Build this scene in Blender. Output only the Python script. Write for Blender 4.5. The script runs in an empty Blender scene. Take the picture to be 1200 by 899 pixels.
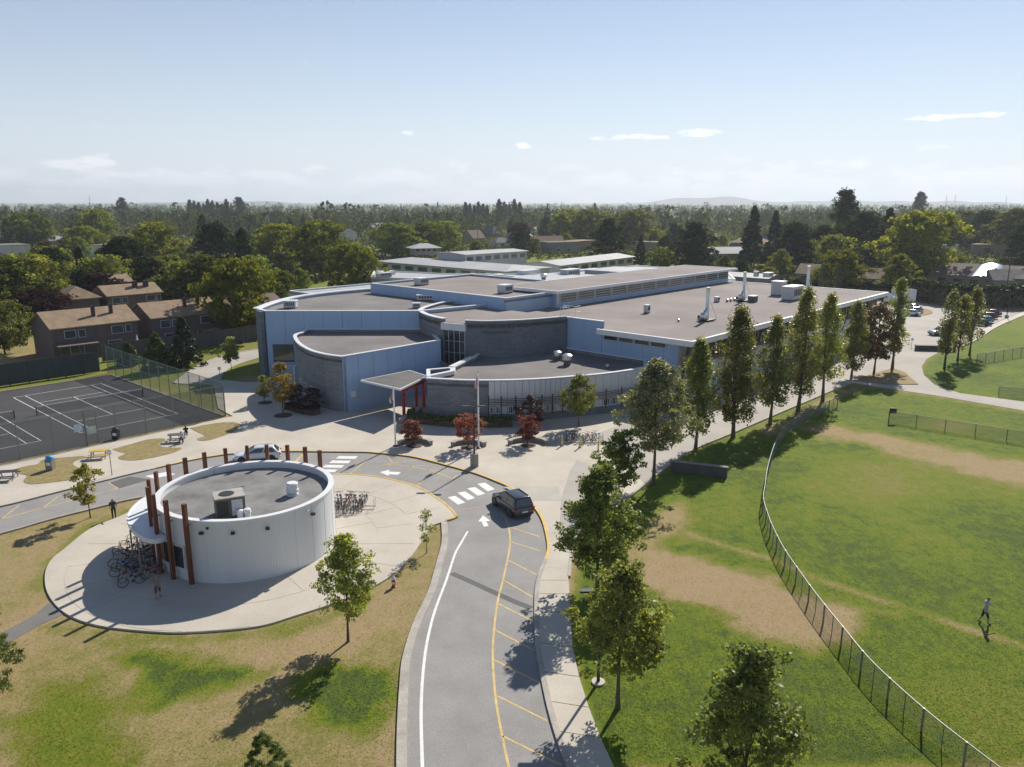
import bpy, bmesh, math, random
import numpy as np
from mathutils import Vector, Matrix
R = math.radians
SC = bpy.context.scene
COL = SC.collection
# ---------------------------------------------------------------- camera
F_PX, CAM_H, HORIZON = 913.0, 25.0, 237.0          # photograph is 1200 x 899
PITCH = math.atan((449.5 - HORIZON) / F_PX)
cam = bpy.data.cameras.new('camera')
cam.sensor_width = 36.0
cam.lens = F_PX / 1200 * 36.0
cam.clip_start, cam.clip_end = 0.5, 60000
cam_o = bpy.data.objects.new('camera', cam)
COL.objects.link(cam_o)
cam_o.location = (0, 0, CAM_H)
cam_o.rotation_euler = (R(90) - PITCH, 0, 0)
SC.camera = cam_o
# ---------------------------------------------------------------- sky and sun
SUN_AZ, SUN_EL = 27.0, 37.0                         # azimuth from +Y towards +X
world = bpy.data.worlds.new('World')
SC.world = world
world.cycles.sampling_method = 'MANUAL'; world.cycles.sample_map_resolution = 256
world.use_nodes = True
wn, wl = world.node_tree.nodes, world.node_tree.links
wn.clear()
def wnode(t, **k):
    n = wn.new(t)
    for a, b in k.items(): setattr(n, a, b)
    return n
sky = wnode('ShaderNodeTexSky', sky_type='NISHITA', sun_disc=False, sun_elevation=R(SUN_EL), sun_rotation=R(SUN_AZ),
            altitude=0.0, air_density=1.0, dust_density=0.0, ozone_density=2.6)
bg = wnode('ShaderNodeBackground'); bg.inputs[1].default_value = 0.0645
wo = wnode('ShaderNodeOutputWorld')
tc = wnode('ShaderNodeTexCoord')
sep = wnode('ShaderNodeSeparateXYZ'); wl.new(tc.outputs['Generated'], sep.inputs[0])
def wmath(op, a, b=None, clamp=False):
    n = wnode('ShaderNodeMath', operation=op, use_clamp=clamp)
    for i, v in enumerate((a, b)):
        if v is None: continue
        if isinstance(v, (int, float)): n.inputs[i].default_value = v
        else: wl.new(v, n.inputs[i])
    return n.outputs[0]
azi = wmath('ARCTAN2', sep.outputs[0], sep.outputs[1])
ele = wmath('ARCSINE', sep.outputs[2])
cmb = wnode('ShaderNodeCombineXYZ')
wl.new(wmath('MULTIPLY', azi, 11.0), cmb.inputs[0]); wl.new(wmath('MULTIPLY', ele, 34.0), cmb.inputs[1])
nz = wnode('ShaderNodeTexNoise'); nz.inputs['Scale'].default_value = 1.6; nz.inputs['Detail'].default_value = 7; nz.inputs['Roughness'].default_value = 0.6
wl.new(cmb.outputs[0], nz.inputs['Vector'])
# a low bank of cumulus just above the horizon
low = wmath('SUBTRACT', 1.0, wmath('ABSOLUTE', wmath('DIVIDE', wmath('SUBTRACT', ele, R(1.3)), R(2.6))), True)
bank = wmath('MULTIPLY', wmath('SMOOTH_MIN', wmath('MULTIPLY', wmath('SUBTRACT', wmath('ADD', nz.outputs[0], wmath('MULTIPLY', low, 0.30)), 0.68), 6.5, True), 1.0), 0.30, True)
mask = bank
# single small clouds: azimuth, elevation (degrees), half sizes
for (a0, e0, sa, se, st) in ((8.1, 4.35, 2.7, .30, .8), (13.2, 4.65, 1.7, .36, .8), (28.0, 5.1, 3.4, .26, .8), (0.95, 3.85, .85, .30, .8),
                             (-7.4, 4.7, .7, .22, .5), (-29.4, 2.1, 2.0, .55, .40), (-27.2, 2.6, 1.6, .60, .45), (-25.4, 1.7, 2.2, .5, .35), (-36.4, 1.6, 1.6, .7, .4)):
    dx = wmath('DIVIDE', wmath('SUBTRACT', azi, R(a0)), R(sa)); dy = wmath('DIVIDE', wmath('SUBTRACT', ele, R(e0)), R(se))
    d2 = wmath('ADD', wmath('MULTIPLY', dx, dx), wmath('MULTIPLY', dy, dy))
    m = wmath('MULTIPLY', wmath('SUBTRACT', wmath('ADD', wmath('MULTIPLY', nz.outputs[0], 5.2), -1.95), d2), 1.5, True)
    mask = wmath('MAXIMUM', mask, wmath('MULTIPLY', m, st))
mixc = wnode('ShaderNodeMix', data_type='RGBA')
mixc.inputs[7].default_value = (14.5, 14.3, 14.2, 1)
# pale haze that whitens the sky towards the horizon, the same all round
hz = wmath('MULTIPLY', wmath('EXPONENT', wmath('MULTIPLY', wmath('MAXIMUM', ele, 0.0), -6.0)), 0.95)
tint = wnode('ShaderNodeMix', data_type='RGBA', blend_type='MULTIPLY'); tint.inputs[0].default_value = 1.0; tint.inputs[7].default_value = (1.06, 0.995, 1.0, 1)
wl.new(sky.outputs[0], tint.inputs[6])
hmix = wnode('ShaderNodeMix', data_type='RGBA'); hmix.inputs[7].default_value = (8.6, 9.35, 10.4, 1)
wl.new(hz, hmix.inputs[0]); wl.new(tint.outputs[2], hmix.inputs[6])
wl.new(mask, mixc.inputs[0]); wl.new(hmix.outputs[2], mixc.inputs[6])
wl.new(mixc.outputs[2], bg.inputs[0]); wl.new(bg.outputs[0], wo.inputs[0])

sun = bpy.data.lights.new('sun', 'SUN')
sun.energy, sun.angle, sun.color = 4.4, R(0.55), (1.0, 0.93, 0.82)
sun_o = bpy.data.objects.new('sun', sun); COL.objects.link(sun_o)
SUN_DIR = Vector((math.sin(R(SUN_AZ)) * math.cos(R(SUN_EL)), math.cos(R(SUN_AZ)) * math.cos(R(SUN_EL)), math.sin(R(SUN_EL))))
sun_o.rotation_euler = SUN_DIR.to_track_quat('Z', 'Y').to_euler()
sun_o.location = (60, 120, 90)
SC.view_settings.view_transform = 'Standard'
SC.view_settings.look = 'None'
SC.view_settings.exposure = 0.52
SC.view_settings.gamma = 1.0
SC.cycles.use_denoising = True
SC.cycles.max_bounces = 6; SC.cycles.diffuse_bounces = 3; SC.cycles.glossy_bounces = 3
SC.cycles.transmission_bounces = 4; SC.cycles.transparent_max_bounces = 12; SC.cycles.volume_bounces = 0
SC.cycles.sample_clamp_indirect = 6.0

# ---------------------------------------------------------------- pixel -> place
_c, _s = math.cos(PITCH), math.sin(PITCH)
def G(px, py, z=0.0):
    """the point at height z that the photograph shows at pixel px, py"""
    dx, dy = (px - 600) / F_PX, -(py - 449.5) / F_PX
    d = (dx, _c + dy * _s, -_s + dy * _c)
    t = (z - CAM_H) / d[2]
    return Vector((d[0] * t, d[1] * t, z))
def HT(bx, by, ty):
    """height of a thing standing at pixel bx, by whose top is at row ty"""
    g = G(bx, by)
    dy = -(ty - 449.5) / F_PX
    return CAM_H + g.y * (-_s + dy * _c) / (_c + dy * _s)
UX, UY, WX, WY = 0.676, 0.737, 0.737, -0.676         # the school's own grid: u along the long wall, w across it
def UW(u, w, z=0.0): return Vector((u * UX + w * WX, u * UY + w * WY, z))
def xy(v): return (v[0], v[1])
U_ANG = math.atan2(UY, UX)

# ---------------------------------------------------------------- mesh helpers
class MB:
    """collects shapes in world coordinates and links them as one mesh object"""
    def __init__(s): s.v, s.f = [], []
    def add(s, vs, fs):
        b = len(s.v); s.v += [tuple(p) for p in vs]; s.f += [tuple(i + b for i in f) for f in fs]; return s
    def box(s, c, size, rz=0.0, rot=None):
        hx, hy, hz = size[0] / 2, size[1] / 2, size[2] / 2
        m = rot if rot is not None else Matrix.Rotation(rz, 3, 'Z')
        vs = [Vector(c) + m @ Vector((x, y, z)) for z in (-hz, hz) for x, y in ((-hx, -hy), (hx, -hy), (hx, hy), (-hx, hy))]
        return s.add(vs, [(3, 2, 1, 0), (4, 5, 6, 7), (0, 1, 5, 4), (1, 2, 6, 5), (2, 3, 7, 6), (3, 0, 4, 7)])
    def bar(s, a, b, w, h=None):
        """a box beam from a to b"""
        a, b = Vector(a), Vector(b); d = b - a; L = d.length
        if L < 1e-6: return s
        return s.box((a + b) / 2, (w, h or w, L), rot=d.to_track_quat('Z', 'Y').to_matrix())
    def tube(s, pts, r, n=6, cap=True):
        pts = [Vector(p) for p in pts]
        rs = r if isinstance(r, (list, tuple)) else [r] * len(pts)
        b = len(s.v)
        for i, p in enumerate(pts):
            d = (pts[min(i + 1, len(pts) - 1)] - pts[max(i - 1, 0)])
            q = (d if d.length > 1e-9 else Vector((0, 0, 1))).to_track_quat('Z', 'Y').to_matrix()
            for k in range(n):
                a = 2 * math.pi * k / n
                s.v.append(tuple(p + q @ Vector((math.cos(a) * rs[i], math.sin(a) * rs[i], 0))))
        for i in range(len(pts) - 1):
            for k in range(n):
                s.f.append((b + i * n + k, b + i * n + (k + 1) % n, b + (i + 1) * n + (k + 1) % n, b + (i + 1) * n + k))
        if cap:
            s.f.append(tuple(b + k for k in range(n))[::-1]); s.f.append(tuple(b + (len(pts) - 1) * n + k for k in range(n)))
        return s
    def lathe(s, c, prof, n=16, ax=None):
        """prof: (radius, height) pairs turned about the vertical through c"""
        b = len(s.v); m = ax if ax is not None else Matrix.Identity(3); c = Vector(c)
        for r, z in prof:
            for k in range(n):
                a = 2 * math.pi * k / n
                s.v.append(tuple(c + m @ Vector((r * math.cos(a), r * math.sin(a), z))))
        for i in range(len(prof) - 1):
            for k in range(n):
                s.f.append((b + i * n + k, b + i * n + (k + 1) % n, b + (i + 1) * n + (k + 1) % n, b + (i + 1) * n + k))
        s.f.append(tuple(b + k for k in range(n))[::-1]); s.f.append(tuple(b + (len(prof) - 1) * n + k for k in range(n)))
        return s
    def prism(s, poly, z0, z1):
        a = sum(poly[i][0] * poly[(i + 1) % len(poly)][1] - poly[(i + 1) % len(poly)][0] * poly[i][1] for i in range(len(poly)))
        poly = list(poly) if a > 0 else list(poly)[::-1]
        n = len(poly)
        vs = [(p[0], p[1], z0) for p in poly] + [(p[0], p[1], z1) for p in poly]
        fs = [tuple(range(n))[::-1], tuple(range(n, 2 * n))] + [(i, (i + 1) % n, n + (i + 1) % n, n + i) for i in range(n)]
        return s.add(vs, fs)
    def strip(s, path, off0, off1, z0, z1, closed=False):
        """a wall or band that follows a path, between two sideways offsets (left positive) and two heights"""
        P = [Vector((p[0], p[1])) for p in path]; n = len(P); L = []
        for i in range(n):
            if closed: a, b = P[i] - P[i - 1], P[(i + 1) % n] - P[i]
            else: a, b = P[i] - P[max(i - 1, 0)], P[min(i + 1, n - 1)] - P[i]
            if a.length < 1e-9: a = b
            if b.length < 1e-9: b = a
            a, b = a.normalized(), b.normalized(); t = a + b
            t = t.normalized() if t.length > 1e-6 else a
            k = 1.0 / max(0.5, math.sqrt(max(0.0, (1 + a.dot(b)) / 2)))
            nn = Vector((-t.y, t.x)) * k
            L.append((P[i] + nn * off0, P[i] + nn * off1))
        b0 = len(s.v)
        for q0, q1 in L: s.v += [(q0.x, q0.y, z0), (q1.x, q1.y, z0), (q1.x, q1.y, z1), (q0.x, q0.y, z1)]
        m = n if closed else n - 1
        for i in range(m):
            j = (i + 1) % n
            for k in range(4): s.f.append((b0 + i * 4 + k, b0 + i * 4 + (k + 1) % 4, b0 + j * 4 + (k + 1) % 4, b0 + j * 4 + k))
        if not closed: s.f += [(b0, b0 + 3, b0 + 2, b0 + 1), tuple(b0 + (n - 1) * 4 + k for k in range(4))]
        return s
    def mesh(s, name, smooth=None, off=(0, 0, 0)):
        me = bpy.data.meshes.new(name)
        o = Vector(off)
        me.from_pydata([tuple(Vector(p) - o) for p in s.v], [], s.f)
        bm = bmesh.new(); bm.from_mesh(me); bmesh.ops.recalc_face_normals(bm, faces=bm.faces); bm.to_mesh(me); bm.free()
        if smooth:
            me.polygons.foreach_set('use_smooth', [True] * len(me.polygons)); me.set_sharp_from_angle(angle=R(smooth))
        return me
    def build(s, name, mat, parent=None, smooth=None):
        off = parent.get('_org', (0, 0, 0)) if parent else (0, 0, 0)
        return link(name, s.mesh(name, smooth, off), mat, parent)
def link(name, me, mat=None, parent=None, loc=None, rz=None):
    if mat is not None and not me.materials: me.materials.append(mat)
    o = bpy.data.objects.new(name, me); COL.objects.link(o)
    if parent: o.parent = parent
    if loc is not None: o.location = loc
    if rz is not None: o.rotation_euler = (0, 0, rz)
    return o
def tag(o, label=None, cat=None, group=None, kind=None):
    if label: o['label'] = label
    if cat: o['category'] = cat
    if group: o['group'] = group
    if kind: o['kind'] = kind
    return o
def thing(name, label, cat, loc=(0, 0, 0), rz=0.0, group=None, world=True):
    """an Empty at the thing's base; with world=True its parts are given in world coordinates"""
    o = bpy.data.objects.new(name, None); COL.objects.link(o)
    o.empty_display_size = 0.2; o.location = loc; o.rotation_euler = (0, 0, rz)
    if world: o['_org'] = tuple(loc)
    return tag(o, label, cat, group)
def copy_tree(o, parent=None):
    c = o.copy(); COL.objects.link(c); c.parent = parent
    for ch in list(o.children): copy_tree(ch, c)
    return c
def place(proto, used, loc, rz=0.0, label=None, sc=None, group=None):
    """the first call moves the prototype itself, later calls copy it with its parts"""
    o = proto if not used else copy_tree(proto)
    used.append(1)
    o.location = loc; o.rotation_euler = (0, 0, rz)
    if sc is not None: o.scale = (sc, sc, sc) if isinstance(sc, (int, float)) else sc
    tag(o, label, None, group)
    return o
def npmesh(name, V, Q, mat, parent=None, attr=None):
    """a mesh straight from arrays; attr: one float per face"""
    me = bpy.data.meshes.new(name)
    nv, nf = len(V), len(Q); k = Q.shape[1]
    me.vertices.add(nv); me.vertices.foreach_set('co', np.asarray(V, np.float32).ravel())
    me.loops.add(nf * k); me.loops.foreach_set('vertex_index', np.asarray(Q, np.int32).ravel())
    me.polygons.add(nf); me.polygons.foreach_set('loop_start', np.arange(0, nf * k, k, dtype=np.int32))
    me.update(calc_edges=True)
    if attr is not None:
        a = me.attributes.new('tint', 'FLOAT', 'FACE'); a.data.foreach_set('value', np.asarray(attr, np.float32))
    me.materials.append(mat)
    return link(name, me, None, parent)

# ---------------------------------------------------------------- materials
MATS = {}
def _ramp(nt, fac, stops):
    r = nt.nodes.new('ShaderNodeValToRGB'); el = r.color_ramp.elements
    while len(el) < len(stops): el.new(0.5)
    for e, (p, c) in zip(el, stops): e.position = p; e.color = (c[0], c[1], c[2], 1)
    nt.links.new(fac, r.inputs[0]); return r.outputs[0]
def M(name, col, rough=0.7, var=0.18, scale=1.2, bump=0.0, bscale=20.0, metal=0.0, spec=0.4, streak=False, col2=None, fine=0.08, coat=0.0):
    """plain surface with blotchy and fine colour variation"""
    m = bpy.data.materials.new(name); m.use_nodes = True; MATS[name] = m
    nt = m.node_tree; p = nt.nodes['Principled BSDF']
    p.inputs['Roughness'].default_value = rough; p.inputs['Metallic'].default_value = metal
    p.inputs['Specular IOR Level'].default_value = spec; p.inputs['Coat Weight'].default_value = coat
    t = nt.nodes.new('ShaderNodeNewGeometry'); mp = nt.nodes.new('ShaderNodeMapping'); nt.links.new(t.outputs['Position'], mp.inputs[0])
    if streak: mp.inputs['Scale'].default_value = (1, 1, 0.12)
    n1 = nt.nodes.new('ShaderNodeTexNoise'); n1.inputs['Scale'].default_value = scale; n1.inputs['Detail'].default_value = 6; n1.inputs['Roughness'].default_value = 0.62
    n2 = nt.nodes.new('ShaderNodeTexNoise'); n2.inputs['Scale'].default_value = bscale; n2.inputs['Detail'].default_value = 3
    nt.links.new(mp.outputs[0], n1.inputs[0]); nt.links.new(t.outputs['Position'], n2.inputs[0])
    c2 = col2 or tuple(x * (1 + var) for x in col); c1 = tuple(x * (1 - var) for x in col)
    a = _ramp(nt, n1.outputs[0], [(0.30, c1), (0.70, c2)])
    mx = nt.nodes.new('ShaderNodeMix'); mx.data_type = 'RGBA'; mx.blend_type = 'MULTIPLY'; mx.inputs[0].default_value = 1.0
    b = _ramp(nt, n2.outputs[0], [(0.25, (1 - fine * 2,) * 3), (0.75, (1 + fine * 2,) * 3)])
    nt.links.new(a, mx.inputs[6]); nt.links.new(b, mx.inputs[7]); nt.links.new(mx.outputs[2], p.inputs['Base Color'])
    if bump:
        bn = nt.nodes.new('ShaderNodeBump'); bn.inputs['Strength'].default_value = bump; bn.inputs['Distance'].default_value = 0.05
        nt.links.new(n2.outputs[0], bn.inputs['Height']); nt.links.new(bn.outputs[0], p.inputs['Normal'])
    return m
def M_block(name, col, bw=0.6, bh=0.3, mortar=0.7):
    """coursed block masonry, blocks too small to pick apart in the photograph"""
    m = M(name, col, 0.85, 0.14, 0.5, 0.15, 14)
    nt = m.node_tree; p = nt.nodes['Principled BSDF']
    br = nt.nodes.new('ShaderNodeTexBrick'); t = nt.nodes.new('ShaderNodeTexCoord')
    sp = nt.nodes.new('ShaderNodeSeparateXYZ'); nt.links.new(nt.nodes['Geometry'].outputs['Position'] if 'Geometry' in nt.nodes else t.outputs['Object'], sp.inputs[0])
    ad = nt.nodes.new('ShaderNodeMath'); ad.operation = 'ADD'; nt.links.new(sp.outputs[0], ad.inputs[0]); nt.links.new(sp.outputs[1], ad.inputs[1])
    cb = nt.nodes.new('ShaderNodeCombineXYZ'); nt.links.new(ad.outputs[0], cb.inputs[0]); nt.links.new(sp.outputs[2], cb.inputs[1])
    nt.links.new(cb.outputs[0], br.inputs['Vector'])
    br.inputs['Scale'].default_value = 1.0; br.inputs['Brick Width'].default_value = bw; br.inputs['Row Height'].default_value = bh
    br.inputs['Mortar Size'].default_value = 0.018; br.inputs['Color1'].default_value = (1.08,) * 3 + (1,); br.inputs['Color2'].default_value = (0.86,) * 3 + (1,); br.inputs['Mortar'].default_value = (mortar,) * 3 + (1,)
    mx = nt.nodes.new('ShaderNodeMix'); mx.data_type = 'RGBA'; mx.blend_type = 'MULTIPLY'; mx.inputs[0].default_value = 1.0
    src = p.inputs['Base Color'].links[0].from_socket
    nt.links.new(src, mx.inputs[6]); nt.links.new(br.outputs[0], mx.inputs[7]); nt.links.new(mx.outputs[2], p.inputs['Base Color'])
    return m
def M_ribbed(name, col, pitch=0.3, rough=0.5, ribs=0.3):
    """metal cladding with fine vertical ribs"""
    m = M(name, col, rough, 0.06, 0.35, 0, 20, metal=0.0, spec=0.5, streak=True, fine=0.03)
    nt = m.node_tree; p = nt.nodes['Principled BSDF']
    t = nt.nodes.new('ShaderNodeNewGeometry'); sp = nt.nodes.new('ShaderNodeSeparateXYZ'); nt.links.new(t.outputs['Position'], sp.inputs[0])
    s1 = nt.nodes.new('ShaderNodeMath'); s1.operation = 'MULTIPLY_ADD'; s1.inputs[1].default_value = 1.31; nt.links.new(sp.outputs[0], s1.inputs[0]); nt.links.new(sp.outputs[1], s1.inputs[2])
    s2 = nt.nodes.new('ShaderNodeMath'); s2.operation = 'MULTIPLY'; s2.inputs[1].default_value = 2 * math.pi / pitch; nt.links.new(s1.outputs[0], s2.inputs[0])
    s3 = nt.nodes.new('ShaderNodeMath'); s3.operation = 'SINE'; nt.links.new(s2.outputs[0], s3.inputs[0])
    bn = nt.nodes.new('ShaderNodeBump'); bn.inputs['Strength'].default_value = ribs; bn.inputs['Distance'].default_value = 0.03
    nt.links.new(s3.outputs[0], bn.inputs['Height']); nt.links.new(bn.outputs[0], p.inputs['Normal'])
    return m
def M_glass(name, col=(0.03, 0.04, 0.05), rough=0.06):
    return M(name, col, rough, 0.25, 0.4, 0, 5, spec=0.9, fine=0.02)
def M_leaf(name, dark, light, trans=0.38, glow=1.6, hue=0.02, val=0.35, spec=0.3, rough=0.5):
    """leaf: two tones spread over the leaves, light passing through it"""
    m = bpy.data.materials.new(name); m.use_nodes = True; nt = m.node_tree; p = nt.nodes['Principled BSDF']; L = nt.links
    at = nt.nodes.new('ShaderNodeAttribute'); at.attribute_name = 'tint'
    c = _ramp(nt, at.outputs['Fac'], [(0.0, dark), (1.0, light)])
    oi = nt.nodes.new('ShaderNodeObjectInfo')
    hs = nt.nodes.new('ShaderNodeHueSaturation')
    mh = nt.nodes.new('ShaderNodeMapRange'); mh.inputs['To Min'].default_value = 0.5 - hue; mh.inputs['To Max'].default_value = 0.5 + hue
    mv = nt.nodes.new('ShaderNodeMapRange'); mv.inputs['To Min'].default_value = 1 - val; mv.inputs['To Max'].default_value = 1 + val
    r2 = nt.nodes.new('ShaderNodeMath'); r2.operation = 'FRACT'; r3 = nt.nodes.new('ShaderNodeMath'); r3.operation = 'MULTIPLY'; r3.inputs[1].default_value = 7.31
    L.new(oi.outputs['Random'], mh.inputs[0]); L.new(oi.outputs['Random'], r3.inputs[0]); L.new(r3.outputs[0], r2.inputs[0]); L.new(r2.outputs[0], mv.inputs[0])
    L.new(mh.outputs[0], hs.inputs['Hue']); L.new(mv.outputs[0], hs.inputs['Value']); L.new(c, hs.inputs['Color'])
    L.new(hs.outputs[0], p.inputs['Base Color']); p.inputs['Roughness'].default_value = rough; p.inputs['Specular IOR Level'].default_value = spec
    tr = nt.nodes.new('ShaderNodeBsdfTranslucent')
    bc = nt.nodes.new('ShaderNodeMix'); bc.data_type = 'RGBA'; bc.blend_type = 'MULTIPLY'; bc.inputs[0].default_value = 1; bc.inputs[7].default_value = (glow * 1.1, glow, glow * 0.45, 1)
    L.new(hs.outputs[0], bc.inputs[6]); L.new(bc.outputs[2], tr.inputs[0])
    ms = nt.nodes.new('ShaderNodeMixShader'); ms.inputs[0].default_value = trans
    L.new(p.outputs[0], ms.inputs[1]); L.new(tr.outputs[0], ms.inputs[2]); L.new(ms.outputs[0], nt.nodes['Material Output'].inputs[0])
    MATS[name] = m; return m
def M_mesh(name, col, cover, pitch=0.0):
    """chain-link fabric: wires finer than a pixel, so a share of the light passes"""
    m = bpy.data.materials.new(name); m.use_nodes = True; nt = m.node_tree; p = nt.nodes['Principled BSDF']
    p.inputs['Base Color'].default_value = col + (1,); p.inputs['Roughness'].default_value = 0.6
    tr = nt.nodes.new('ShaderNodeBsdfTransparent'); ms = nt.nodes.new('ShaderNodeMixShader'); ms.inputs[0].default_value = cover
    nt.links.new(tr.outputs[0], ms.inputs[1]); nt.links.new(p.outputs[0], ms.inputs[2]); nt.links.new(ms.outputs[0], nt.nodes['Material Output'].inputs[0])
    MATS[name] = m; return m

concrete = M('concrete', (0.50, 0.455, 0.385), 0.85, 0.12, 0.22, 0.04, 14, fine=0.05)
concrete_dk = M('concrete_weathered', (0.26, 0.25, 0.23), 0.9, 0.2, 1.0, 0.1, 9)
kerb_m = M('kerb_concrete', (0.40, 0.37, 0.33), 0.9, 0.22, 0.8, 0.05, 9)
asphalt = M('asphalt', (0.275, 0.266, 0.258), 0.85, 0.13, 0.35, 0.15, 18, fine=0.12)
asphalt_patch = M('asphalt_patch', (0.125, 0.124, 0.124), 0.9, 0.10, 0.5, 0.1, 45, fine=0.08)
asphalt_lot = M('asphalt_worn', (0.40, 0.37, 0.33), 0.9, 0.12, 0.15, 0.05, 20, fine=0.05)
court_m = M('court_surface', (0.058, 0.056, 0.057), 0.75, 0.18, 0.25, 0.05, 20, fine=0.08)
paint_w = M('paint_white', (0.74, 0.74, 0.72), 0.7, 0.12, 2.0, 0, 18, fine=0.10)
paint_y = M('paint_yellow', (0.58, 0.42, 0.16), 0.7, 0.22, 1.6, 0, 18, fine=0.12)
kerb_y = M('kerb_yellow', (0.62, 0.42, 0.10), 0.7, 0.2, 1.6, 0, 18, fine=0.1)
roof_grey = M('roof_membrane', (0.185, 0.172, 0.168), 0.92, 0.24, 0.16, 0.05, 30, fine=0.09)
roof_brown = M('roof_gravel', (0.230, 0.198, 0.186), 0.92, 0.22, 0.10, 0.1, 25, fine=0.09)
roof_white = M('roof_white', (0.36, 0.375, 0.39), 0.7, 0.14, 0.12, 0, 10, fine=0.05)
cap_m = M('parapet_metal', (0.72, 0.73, 0.75), 0.45, 0.06, 0.6, 0, 10, fine=0.03)
clad_blue = M_ribbed('cladding_pale_blue', (0.31, 0.42, 0.56), 0.4, 0.45)
clad_white = M_ribbed('cladding_white', (0.62, 0.64, 0.66), 0.3, 0.5)
panel_blue = M('panel_pale_blue', (0.32, 0.455, 0.64), 0.4, 0.07, 0.3, 0, 6, spec=0.5, streak=True, fine=0.02)
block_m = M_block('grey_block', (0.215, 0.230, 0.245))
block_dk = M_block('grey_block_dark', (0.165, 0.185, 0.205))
brick_br = M_block('brown_brick', (0.17, 0.11, 0.085), 0.24, 0.08)
trim_m = M('white_trim', (0.70, 0.72, 0.74), 0.5, 0.05, 1, 0, 10, fine=0.03)
frame_m = M('window_frame', (0.60, 0.63, 0.66), 0.45, 0.05, 1, 0, 10)
glass_dk = M_glass('glass_dark')
glass_gr = M_glass('glass_green_tint', (0.10, 0.125, 0.105), 0.12)
louvre_m = M('louvre_dark', (0.055, 0.045, 0.042), 0.6)
red_m = M('red_paint', (0.30, 0.016, 0.022), 0.4, 0.08)
steel = M('galvanised_steel', (0.62, 0.63, 0.64), 0.35, 0.1, 2, 0, 10, metal=0.85)
steel_pt = M('fence_steel', (0.20, 0.205, 0.205), 0.5, 0.1, 2, 0, 10, metal=0.3)
dark_m = M('dark_metal', (0.03, 0.03, 0.033), 0.5)
unit_m = M('unit_paint', (0.52, 0.53, 0.54), 0.5, 0.1, 1.5, 0, 10)
unit_dk = M('unit_dark', (0.10, 0.095, 0.095), 0.6, 0.2, 2)
white_m = M('white_enamel', (0.75, 0.75, 0.75), 0.4, 0.05, 1, 0, 8)
wood_m = M('cedar_post', (0.150, 0.052, 0.024), 0.65, 0.3, 1.2, 0.1, 20, streak=True)
wood_or = M('cedar_panel', (0.34, 0.12, 0.035), 0.6, 0.2, 1.5, 0.1, 20, streak=True)
fence_green = M('fence_green_grey', (0.060, 0.075, 0.075), 0.85, 0.15, 1.2, 0.1, 20, streak=True)
fence_wood = M('fence_boards', (0.115, 0.112, 0.110), 0.85, 0.2, 1.2, 0.1, 20, streak=True)
bark = M('bark', (0.11, 0.085, 0.065), 0.95, 0.3, 3, 0.4, 18)
chain = M_mesh('chain_link', (0.20, 0.215, 0.205), 0.34)
chain_gr = M_mesh('chain_link_green', (0.13, 0.21, 0.17), 0.46)
chain_dk = M_mesh('chain_link_dark', (0.10, 0.13, 0.12), 0.38)

# ================================================================ ground
def px(poly, z=0.0): return [xy(G(x, y, z)) for x, y in poly]
def poly_sd(X, Y, poly):
    """signed distance to a polygon (negative inside), numpy"""
    P = np.array(poly); n = len(P); d = np.full(X.shape, 1e9); ins = np.zeros(X.shape, bool)
    for i in range(n):
        ax, ay = P[i]; bx, by = P[(i + 1) % n]; ex, ey = bx - ax, by - ay
        t = np.clip(((X - ax) * ex + (Y - ay) * ey) / (ex * ex + ey * ey + 1e-9), 0, 1)
        d = np.minimum(d, np.hypot(X - ax - t * ex, Y - ay - t * ey))
        c = ((ay > Y) != (by > Y)) & (X < (bx - ax) * (Y - ay) / (by - ay + 1e-12) + ax)
        ins ^= c
    return np.where(ins, -d, d)
def line_d(X, Y, path):
    d = np.full(X.shape, 1e9)
    for (ax, ay), (bx, by) in zip(path[:-1], path[1:]):
        ex, ey = bx - ax, by - ay
        t = np.clip(((X - ax) * ex + (Y - ay) * ey) / (ex * ex + ey * ey + 1e-9), 0, 1)
        d = np.minimum(d, np.hypot(X - ax - t * ex, Y - ay - t * ey))
    return d
def sm(d, soft): return np.clip(0.5 - d / (2 * soft), 0, 1)
def spaced(parts):
    out = []
    for a, b, st in parts: out += list(np.arange(a, b, st))
    return np.array(out + [parts[-1][1]], float)
gx = spaced([(-20000, -3000, 4000), (-3000, -400, 400), (-400, -100, 30), (-100, -45, 2.5), (-45, 42, 0.42), (42, 110, 1.6), (110, 400, 30), (400, 3000, 400), (3000, 20000, 4000)])
gy = spaced([(-400, 0, 100), (0, 24, 6), (24, 78, 0.42), (78, 130, 1.0), (130, 220, 5), (220, 800, 40), (800, 4000, 400), (4000, 24000, 4000)])
X, Y = np.meshgrid(gx, gy)
rng = np.random.default_rng(3)
def blobs(X, Y, sc, seed):
    r = np.random.default_rng(seed); v = np.zeros(X.shape)
    for k in range(7):
        a = r.uniform(0, 6.28); f = r.uniform(.6, 1.7) / sc; v += np.sin((X * math.cos(a) + Y * math.sin(a)) * f + r.uniform(0, 6.28) + 1.3 * np.sin((X * math.sin(a) - Y * math.cos(a)) * f * .7))
    return v / 7
green = np.full(X.shape, 0.18) + 0.24 * blobs(X, Y, 2.6, 1)      # the dry lawn on the left
field = px([(690, 899), (668, 712), (690, 610), (755, 568), (800, 533), (988, 452), (1047, 457), (1080, 430), (1105, 410), (1160, 380), (1200, 362), (1320, 330), (1500, 899)])
fm = sm(poly_sd(X, Y, field), 0.5)
green = green * (1 - fm) + fm * (0.86 + 0.16 * blobs(X, Y, 3.5, 2))
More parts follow.
